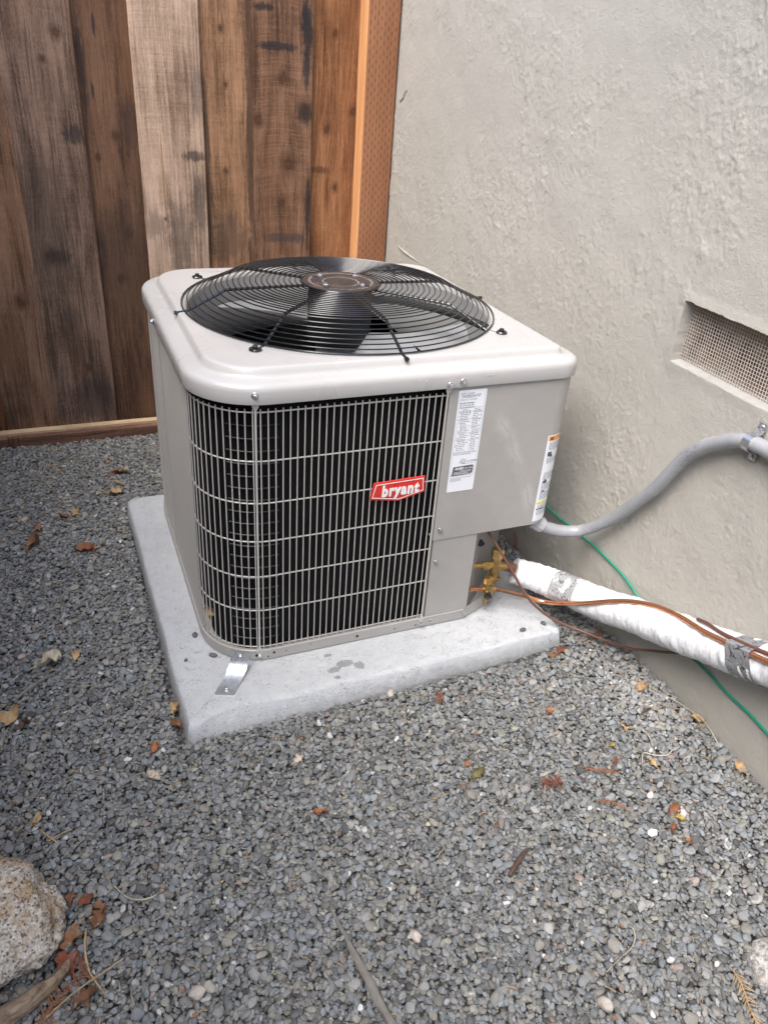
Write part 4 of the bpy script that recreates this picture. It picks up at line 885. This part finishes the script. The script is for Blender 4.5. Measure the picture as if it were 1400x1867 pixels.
mb = MB(); mb.tube([(.345, -.350, .2345), (.362, -.358, .230), (.3665, -.360, .2285), (.392, -.368, .2135)], [.0125, .0125, .0185, .0185], 10, True); mb.build('conduit_fitting', fit_m, cond, 25)
# pipe clamp
mb = MB(); yc, zc_, xc = -.757, .598, .500; L = []
for a_ in np.linspace(0, 2*math.pi, 25): L.append([(xc+r*math.cos(a_), yc + w, zc_+r*math.sin(a_)) for r, w in ((.0146, -.008), (.0146, .008), (.0168, .008), (.0168, -.008))])
mb.loops(L, True)
for sgn in (1, -1):
    z0_, z1_ = zc_ + sgn*.015, zc_ + sgn*.036
    mb.loops([[(x, yc+dy, z) for x, dy in ((WX(yc)-.0035, -.008), (WX(yc)-.0035, .008), (WX(yc)-.006, .008), (WX(yc)-.006, -.008))] for z in (z0_, z1_)], True, True, True)
    mb.loops([[(x, yc+dy, z0_+dz*sgn) for x, dz, dy in ((xc+.004, 0, -.008), (xc+.004, 0, .008), (WX(yc)-.003, .004, .008), (WX(yc)-.003, .004, -.008))], [(x, yc+dy, z0_+dz*sgn) for x, dz, dy in ((xc+.003, .003, -.008), (xc+.003, .003, .008), (WX(yc)-.005, .008, .008), (WX(yc)-.005, .008, -.008))]], True, True, True)
clamp = mb.build('pipe_clamp', zinc, None, 30, loc=(WX(yc), yc, zc_)); tag(clamp, 'shiny zinc two hole clamp holding the grey conduit to the wall', 'clamp')
for sgn in (1, -1):
    mb = MB(); mb.lathe([(.0055, 0), (.0055, .0015), (.0035, .003), (.0005, .0034)], n=12); o = mb.build('clamp_screw', zinc, clamp, 30, loc=(0,0,0)); o.location = Vector((WX(yc)-.006, yc, zc_+sgn*.028)) - clamp.location; o.rotation_euler = (0, math.radians(-90), 0)

# ================================================================== ROCKS, LEAVES, STICKS
def rock(name, c, rad, mat, label, cat, seed, amp=.18, sub=5, rot=0.0, group=None, sharp=60):
    bm = bmesh.new(); bmesh.ops.create_icosphere(bm, subdivisions=sub, radius=1.0)
    for v in bm.verts:
        q = v.co.copy(); n_ = mnoise.noise(q*1.1 + Vector((seed, 0, 0)))*amp + mnoise.noise(q*2.6 + Vector((seed, 5, 0)))*amp*.5
        n_ += mnoise.ridged_multi_fractal(q*1.6 + Vector((seed, 2, 1)), 1.0, 2.0, 3, 1.0, 2.0)*amp*.16
        if sub > 4: n_ += mnoise.noise(q*7 + Vector((seed, 1, 0)))*amp*.16 + mnoise.noise(q*16)*amp*.12 + mnoise.noise(q*30)*amp*.12 - .12*amp*max(0, mnoise.cell(q*2.2))
        v.co = q*(1+n_); v.co = Vector((v.co.x*rad[0], v.co.y*rad[1], v.co.z*rad[2]))
    me = bpy.data.meshes.new(name); bm.to_mesh(me); bm.free(); me.materials.append(mat); me.polygons.foreach_set('use_smooth', [sub > 2]*len(me.polygons))
    if sub <= 3: me.set_sharp_from_angle(angle=math.radians(38))
    o = link(name, me, None, c); o.rotation_euler = (0, 0, rot); tag(o, label, cat, group); return o
t = NT('granite'); p = t.geo(); n1_ = t.noise(p, 150, 5, .75); n2_ = t.vor(p, 330, 'F1', 1); n3_ = t.noise(p, 16, 4, .65); n4_ = t.noise(p, 9, 3)
c = t.ramp(n1_, [(.34, (.08,.07,.06)), (.40, (.42,.36,.28)), (.50, (.66,.60,.51)), (.62, (.86,.83,.78))])
c = t.mix(t.mr(n3_, .46, .60, 0.0, .75), c, (.42, .25, .11)); c = t.mix(t.mr(t.noise(p, 45, 4, .7), .56, .68, 0.0, .7), c, (.14, .115, .095)); c = t.mix(t.mr(n4_, .60, .70, 0.0, .6), c, (.20, .13, .11)); c = t.mix(t.mr(t.sep(n2_)[0], .86, .92, 0.0, .7), c, (.03, .03, .03))
t.set(col=c, rough=.8, spec=.35, nor=t.bump(t.m('ADD', n1_, t.m('MULTIPLY', t.noise(p, 60, 4, .7), 1.2)), .9, .006)); granite = t.mat
t = NT('grey_granite'); p = t.geo(); n1_ = t.noise(p, 130, 5, .75); n3_ = t.noise(p, 20, 3)
t.set(col=t.mix(t.mr(n3_, .5, .65, 0, .4), t.ramp(n1_, [(.34, (.07,.065,.06)), (.46, (.30,.28,.26)), (.60, (.58,.56,.53))]), (.30, .25, .20)), rough=.8, nor=t.bump(n1_, .7, .004)); granite2 = t.mat
rock('boulder', (-.826, -.822, -.002), (.110, .098, .080), granite, 'large rough tan granite boulder beside the dry leaf litter', 'rock', 3.3, .26, 6, .3)
rock('boulder', (.318, -1.298, -.045), (.058, .070, .045), granite2, 'small grey granite rock next to a tan fern like sprig', 'rock', 8.1, .22, 5, 1.0)
wst = plain('white_stone', (.68, .67, .64), .6, 0, .12, 90, .3); pst = plain('pink_stone', (.42, .375, .33), .7, 0, .25, 120, .3); gst = plain('dark_pebble', (.10, .105, .105), .65, 0, .25, 150, .2)
for (x, y, s_, m_, lb, sd) in ((-.047, -.541, .012, pst, 'cream angular stone lying against the front edge of the pad', 1), (-.212, -1.04, .012, pst, 'pinkish square stone lying alone in the open gravel', 2), (.266, -1.015, .011, wst, 'bright white quartz stone next to yellow leaf scraps', 3),
        (-.048, -1.038, .010, wst, 'small white oblong stone chip near the dark brown stick', 4), (.009, -1.228, .014, pst, 'cream broken stone near the edge of the gravel away from the wall', 5), (-.541, -1.009, .014, pst, 'pink and white speckled stone near the granite boulder', 6)):
    rock('loose_stone', (x, y, float(gz(x, y))+.013), (s_*.85, s_*.62, s_*.5), m_, lb, 'stone', sd*3.7, .3, 3, sd)
for (x, y, lb, sd) in ((-.409, -.27, 'dark pebble on the pad by the front corner of the unit, flat oval one', 1), (-.384, -.348, 'dark pebble on the pad close to the metal strap', 2), (-.442, -.346, 'tiny dark pebble on the pad near its outer edge beside the strap', 3), (.375, -.471, 'round dark pebble on the pad corner nearest the wall', 4), (.314, -.477, 'flat grey pebble on the pad in front of the brass valves', 5)):
    s_ = (.0085, .0085, .0045, .0075, .0085)[sd-1]; rock('pad_pebble', (x, y, .0035), (s_, s_*.65, s_*.5), gst, lb, 'pebble', sd*2.3, .18, 3, sd*1.3)

LM = {k: plain('leaf_' + k, tuple(q*.85 for q in c_), .7, 0, .5, 160, .4) for k, c_ in dict(tan=(.46,.31,.16), brown=(.24,.115,.055), orange=(.32,.13,.06), pale=(.50,.43,.33), yellow=(.46,.33,.10), dark=(.10,.06,.045), rust=(.22,.075,.04), grey=(.24,.22,.20), moss=(.17,.15,.06)).items()}
def leaf(x, y, L_, mat, label, seed, rot, shape=0, lift=.011):
    mb = MB(); rows = []; n = 9
    for i in range(n):
        f_ = i/(n-1); w = L_*.33*math.sin(math.pi*min(1, f_*.93+.05))**.8*(1+.35*mnoise.noise((seed*3, f_*6, 0)))
        if shape == 1: w *= (1 + .45*math.sin(f_*16+seed))
        row = []
        for j in range(5):
            v_ = j/4*2-1; jj = 1 + .3*mnoise.noise((seed, f_*9, v_*3))
            row.append(((f_-.5)*L_ + .1*L_*mnoise.noise((seed, v_, f_*2)), v_*w*jj, L_*(.42*(v_*v_)*(.5+.6*mnoise.noise((seed*2, f_*3, 0))) + .30*mnoise.noise((seed+9, f_*2.2, v_)) + .12*f_*(seed % 3 - 1))))
        rows.append(row)
    th = [[(a_, b_, c_-.0005) for a_, b_, c_ in r] for r in rows]
    mb.loops(rows, False); mb.loops(th, False)
    mb.loops([[r[0] for r in rows], [r[0] for r in th]], False); mb.loops([[r[-1] for r in rows], [r[-1] for r in th]], False)
    mb.tube([(-.5*L_, 0, .001), (-.62*L_, .04*L_, .002), (-.8*L_, .02*L_, .0)], [.0009, .0008, .0006], 5)
    z = float(gz(x, y)) + lift; mnz = min(v[2] for v in mb.v)
    o = mb.build('dry_leaf', mat, None, 60, loc=(0,0,0)); o.location = (x, y, z - mnz*.4); o.rotation_euler = (.25*math.sin(seed*5), .25*math.cos(seed*7), rot)
    return tag(o, label, 'leaf', 'dry leaves and leaf scraps on the gravel')
LV = [
 (-.503,.544,.045,'tan','tan leaf on the gravel just behind the back corner of the pad',0.2,1), (-.735,.255,.050,'brown','curled reddish brown leaf on the gravel well out from the pad toward the fence',.6,0), (-.724,.355,.030,'orange','small orange leaf scrap just behind the curled reddish brown leaf',2.,1),
 (-.612,.20,.046,'orange','rust orange leaf lying alone beside the rear half of the pad',-.3,0), (-.585,.20,.02,'tan','tiny tan scrap just beside the rust orange leaf',1.2,0), (-.626,.417,.032,'tan','folded tan leaf among pale chips between fence and pad',.9,1), (-.655,.41,.026,'brown','little brown leaf bit touching the folded tan leaf',.1,1),
 (-.713,-.231,.052,'pale','broken pale leaf shards on the gravel straight out from the front wire grille corner',.2,1), (-.661,-.218,.030,'tan','light tan oval leaf just next to the broken pale shards',1.6,0), (-.788,-.37,.050,'tan','large tan curled leaf at the outer edge of the gravel',.6,0), (-.765,-.40,.028,'dark','dark brown seed husk scrap under the large tan curled leaf',.3,1),
 (-.485,-.442,.032,'tan','feathery tan leaf leaning on the side of the pad near its front corner',1.5,1), (-.486,-.488,.026,'brown','twisted little brown leaf at the front corner of the pad',2.2,1), (-.536,-.537,.026,'orange','orange brown leaf scrap a hand away from the front pad corner',1.,0), (-.547,-.606,.034,'pale','pale grey leaf lying flat in front of the pad corner',2.3,0),
 (-.746,-.633,.026,'tan','pale tan leaf piece above the boulder beside crossed pine needles',1.1,0), (-.28,-.78,.026,'orange','curled orange leaf sliver alone in the middle of the open gravel',-.4,0), (-.282,-.652,.024,'pale','pale leaf fragment midway before the pad front',.3,1), (.023,-.763,.016,'orange','tiny bright orange scrap in front of the pad middle',.8,0),
 (.029,-.793,.028,'moss','olive mossy leaf clump near a tiny orange scrap',.2,1), (-.005,-.818,.015,'rust','tiny rust scrap in front of the olive mossy clump',1.,1), (.255,-.697,.022,'orange','small orange curl between pad corner and white pipe',.5,0), (.461,-.727,.030,'tan','tan flat leaf at the foot of the wall under the white pipe',.4,0),
 (.368,-.797,.024,'tan','light tan standing leaf on gravel near the wall',1.4,1), (.319,-.823,.016,'yellow','small yellow leaf bit near the wall side of the gravel',.1,1), (.362,-.892,.022,'tan','tan oak leaf scrap near a wiry root by the wall',1.9,1), (.494,-.977,.026,'tan','mottled tan leaf standing against the bottom of the wall',1.7,0), (.500,-.849,.028,'tan','brown edged tan leaf touching the wall base',2.4,0),
 (.332,-.993,.024,'orange','orange leaf piece above a yellow bud',.2,1), (.331,-1.012,.020,'yellow','narrow yellow bud on the gravel below an orange leaf piece',-.5,0), (.307,-1.024,.018,'rust','rust red leaf piece between the white quartz stone and the wall',.7,1), (.316,-1.053,.018,'orange','orange red leaf piece nearest the white quartz stone on its near side',1.3,1),
 (-.70,-.802,.026,'brown','upright brown leaf next to the boulder top',1.5,1), (-.678,-.812,.024,'rust','orange brown leaf close beside an upright brown leaf near the boulder',.4,0), (-.662,-.853,.030,'brown','torn brown leaf with holes near the boulder',.9,1), (-.700,-.868,.042,'brown','big crumpled brown leaf touching the boulder',1.2,1), (-.688,-.965,.034,'brown','crumpled reddish leaf in front of the boulder beside a redwood sprig',.3,1),
 (-.712,-.905,.036,'rust','dark rust leaf pressed against the lower side of the boulder',2.1,1), (-.66,-.83,.024,'brown','small brown leaf half under the torn brown leaf with holes',2.6,0), (-.735,-.93,.032,'orange','orange leaf scrap lying on the driftwood root',.9,1),
 (-.484,.708,.040,'brown','brown leaf in a small heap between the fence and the unit',.2,1), (-.46,.72,.045,'pale','curled pale leaf of the small heap between the fence and the unit',2.2,0), (-.505,.70,.03,'orange','orange leaf of the small heap between the fence and the unit',.9,0), (-.755,.424,.03,'pale','white papery chip far out on the gravel toward the fence',.2,0), (.381,-.546,.026,'rust','rust brown scrap at the pad corner below the white pipe',.4,1), (.355,-.552,.022,'brown','dark brown scrap along the pad edge below the brown cable',1.0,1)]
for i, (x, y, s_, m_, lb, rt, sh) in enumerate(LV): leaf(x, y, s_, LM[m_], lb, i+1.3, rt, sh)
def sprig(x, y, L_, mat, label, rot, n=13, nl=.013, seed=0, tilt=(0, 0), lift=.013, clump=False):
    mb = MB(); stem = [(-L_/2 + L_*k/10, .05*L_*math.sin(k*.5+seed), .004*math.sin(k*.4)+.002) for k in range(11)]
    mb.tube(stem, [.0010]*6 + [.0008]*5, 5)
    rng_ = np.random.default_rng(int(seed*10)+1)
    for k in range(n*2):
        f_ = (k//2+.5)/n*.9 + .1; sg = 1 if k % 2 else -1; i = f_*10; a_, b_ = stem[int(min(i, 9))], stem[int(min(i, 9))+1]; q = Vector(a_).lerp(Vector(b_), i-int(min(i, 9)))
        th = math.radians(rng_.uniform(40, 62)) if not clump else rng_.uniform(-2, 2); ln = nl*rng_.uniform(.75, 1.15)*(1-.45*f_*(not clump)); d = Vector((math.cos(th), sg*math.sin(th), rng_.uniform(-.15, .3) if not clump else rng_.uniform(-.1, .7))).normalized(); s_ = Vector((-d.y, d.x, 0)).normalized()*.0009
        mb.add([q-s_*.5, q+d*ln*.5-s_, q+d*ln, q+d*ln*.5+s_, q+s_*.5, q+d*ln*.5+Vector((0,0,.0007))], [(0,1,5),(1,2,5),(2,3,5),(3,4,5),(0,1,2,3,4)])
    o = mb.build('redwood_sprig', mat, None, 60, loc=(0,0,0)); o.location = (x, y, float(gz(x, y))+lift); o.rotation_euler = (tilt[0], tilt[1], rot)
    return tag(o, label, 'twig', 'dead redwood sprigs')
sprig(-.487, .619, .050, LM['tan'], 'orange tan redwood sprig on gravel behind the pad', -.6, seed=1)
sprig(.045, -.588, .046, LM['rust'], 'dark rust redwood sprig on gravel just in front of the pad', 1.1, 14, .015, 2)
sprig(.259, -.867, .075, LM['orange'], 'long orange brown redwood sprig in the middle of three near the wall', -.55, 18, .011, 3)
sprig(.300, -.86, .035, LM['rust'], 'short rust redwood tip at the wall end of the long orange sprig', .5, 9, .010, 3.5)
sprig(.233, -.938, .055, LM['orange'], 'thin sparse redwood sprig nearest the viewer of the three near the wall', -.7, 10, .011, 4)
sprig(.155, -.863, .040, LM['rust'], 'bushy dark rust redwood clump with a thin stem', 2.9, 26, .020, 5, clump=True)
sprig(-.725, -.960, .085, LM['orange'], 'broad flat orange redwood sprig in front of the boulder', .95, 17, .022, 6)
sprig(-.690, -.915, .060, LM['rust'], 'rust redwood sprig between the bent stem and the boulder', 2.0, 14, .015, 6.4)
sprig(.213, -1.292, .085, LM['tan'], 'tan feather like redwood sprig beside the small granite rock', -1.75, 14, .024, 7)
sprig(.530, -.085, .050, LM['rust'], 'reddish sprig standing against the wall behind the brass valve', 1.57, 14, .012, 8, (0, -1.2), .03)
sprig(.480, -.535, .050, LM['orange'], 'flat brown redwood sprig under the brown cable by the wall', .2, 13, .016, 9)
sprig(.425, -.784, .030, LM['dark'], 'small dark crumbled sprig on gravel beneath the white pipe', .2, 14, .010, 10, clump=True)
def stick(pts, r, mat, label, name='twig', cat='twig', n=7, lift=.013, sm=6, sep_=0):
    mb = MB(); P = [(x, y, float(gz(x, y))+lift+dz) for x, y, dz in pts]
    rr = r if hasattr(r, '__len__') else [r]*len(P)
    mb.tube(P, rr, n, True, 0, sm, lambda i, k, p: 1+.25*mnoise.noise((p.x*60, p.y*60, k*.9)))
    o = mb.build(name, mat, None, 50, loc=P[0]); return tag(o, label, cat)
bark = plain('bark_grey', (.20, .185, .165), .85, 0, .3, 60, .4); needle_m = plain('pine_needle', (.40, .28, .15), .6, 0, .2); root_m = NT('driftwood'); p = root_m.geo(); n_ = root_m.noise(root_m.map(p, (.4, .5, 2)), 120, 4, .6); root_m.set(col=root_m.ramp(n_, [(.3, (.09,.06,.04)), (.7, (.34,.25,.17))]), rough=.85, nor=root_m.bump(n_, .6, .003)); root_m = root_m.mat
stick([(.036, -.966, 0), (.012, -.980, .002), (-.008, -.992, .001), (-.021, -1.001, 0)], [.0025, .0048, .0052, .003], LM['dark'], 'short dark brown curved stick in the open gravel', 'stick', 'stick')
stick([(-.319, -.943, -.004), (-.318, -.985, 0), (-.312, -1.026, 0), (-.304, -1.085, .001), (-.297, -1.14, 0), (-.288, -1.20, 0)], [.0015, .0035, .0055, .0065, .0075, .007], bark, 'long grey bark strip running out toward the viewer', 'bark_strip', 'bark')
stick([(-.634, -.802, 0), (-.620, -.826, .001), (-.606, -.838, .002), (-.585, -.842, .001), (-.562, -.836, 0)], [.0009, .0011, .0012, .0012, .0008], LM['pale'], 'thin pale curved twig bowed like a smile near the boulder')
stick([(.121, -1.126, 0), (.118, -1.155, .001), (.10, -1.172, .001), (.072, -1.18, .001), (.038, -1.190, 0)], .0008, LM['pale'], 'hair thin pale vine looping on the open gravel')
stick([(-.680, -.862, .003), (-.684, -.895, .004), (-.681, -.926, .004), (-.674, -.945, .003), (-.663, -.966, 0)], [.0013, .0017, .0017, .0015, .001], LM['tan'], 'bent straw coloured stem beside the boulder')
stick([(-.742, -.975, .004), (-.70, -.955, .010), (-.66, -.938, .006), (-.632, -.925, .002)], [.0015, .0013, .001, .0007], LM['tan'], 'straight straw coloured stem crossing the bent one')
stick([(-.86, -.985, .000), (-.80, -.958, .006), (-.758, -.945, .010), (-.724, -.926, .006), (-.70, -.895, .0)], [.017, .015, .013, .009, .004], root_m, 'thick weathered driftwood root in front of the boulder', 'driftwood', 'wood', 12)
stick([(-.775, -.318, 0), (-.75, -.296, .003), (-.709, -.268, .001)], [.002, .004, .002], bark, 'flat grey bark stick out beyond the broken pale shards', 'bark_strip', 'bark')
stick([(-.740, -.657, 0), (-.727, -.675, .002), (-.711, -.695, 0)], [.001, .0014, .0008], LM['tan'], 'tan stalk of the crossed pair above the boulder')
stick([(-.728, -.683, 0), (-.710, -.678, .003), (-.690, -.672, 0)], [.0006, .0009, .0006], LM['tan'], 'thinner paler stalk of the crossed pair above the boulder')
stick([(.345, -.885, 0), (.36, -.868, .003), (.375, -.880, .002), (.395, -.892, .003), (.415, -.885, .0)], .0011, LM['pale'], 'wiry curled root on the gravel near the wall')
stick([(.475, -.735, .004), (.495, -.80, .004), (.505, -.86, .005), (.496, -.915, .0)], .0011, LM['pale'], 'long dry grass stem lying along the foot of the wall')
stick([(.395, -.820, 0), (.395, -.838, .002), (.388, -.862, 0)], [.001, .002, .001], LM['pale'], 'short pale split stick close to the wiry root')
stick([(-.70, .86, 0), (-.66, .90, .003), (-.60, .95, .002)], [.0016, .0022, .001], bark, 'grey twig on the gravel at the foot of the fence')
# fine needle litter
mb = MB(); rng = np.random.default_rng(21)
def needles(n, xr, yr, L_=(.012, .035)):
    for _ in range(n):
        x, y = rng.uniform(*xr), rng.uniform(*yr)
        if -.50 < x < .43 and -.56 < y < .42: continue
        if x > WX(y)-.02: continue
        a_ = rng.uniform(0, 6.28); l_ = rng.uniform(*L_); z = float(gz(x, y)) + rng.uniform(.010, .016); dx, dy = math.cos(a_)*l_/2, math.sin(a_)*l_/2; b = rng.uniform(-.15, .15)
        r_ = rng.uniform(.0004, .0009)
        mb.tube([(x-dx, y-dy, z), (x-dy*b, y+dx*b, z+.002), (x+dx, y+dy, z)], r_, 4, False)
needles(330, (-1.1, .3), (.80, 1.09)); needles(120, (-.95, -.5), (.3, .85)); needles(110, (-.95, -.5), (-.7, .3), (.008, .024)); needles(150, (-.8, .5), (-1.3, -.55), (.006, .02)); needles(40, (.42, .52), (-.95, -.4), (.01, .03))
lit = mb.build('needle_litter', needle_m, None, 60); tag(lit, kind='stuff')
mb = MB()
for _ in range(280):
    x, y = (rng.uniform(-1.0, .4), rng.uniform(.55, 1.09)) if rng.random() < .45 else (rng.uniform(-.9, .5), rng.uniform(-1.35, .5))
    if (-.50 < x < .43 and -.56 < y < .42) or x > WX(y)-.02: continue
    s_ = rng.uniform(.002, .0055); a_ = rng.uniform(0, 6.28); z = float(gz(x, y)) + rng.uniform(.011, .016); pts = []
    for k in range(5): b = a_ + k*1.2566; q = s_*rng.uniform(.5, 1.2); pts.append((x+q*math.cos(b), y+q*.7*math.sin(b), z+rng.uniform(-.0015, .0015)))
    mb.add(pts + [(px, py, pz-.0006) for px, py, pz in pts], [(0,1,2,3,4), (9,8,7,6,5)] + [(k, (k+1) % 5, 5+(k+1) % 5, 5+k) for k in range(5)], int(rng.integers(0, 4)))
tag(mb.build('leaf_crumbs', [LM['orange'], LM['tan'], LM['brown'], LM['pale']], None, 60), kind='stuff')
# leaf scraps caught inside the grille corner: part of the pile of litter inside the unit
def stuck(x, y, z, L_, mat, rot, label):
    o = leaf(x, y, L_, mat, label, 5.1+rot, 0, 1); o.location = (x, y, z); o.rotation_euler = (1.3, .3, rot); return o
stuck(-.3745, -.285, .075, .030, LM['tan'], -.9, 'dry tan leaf caught behind the wire grille low at the corner')
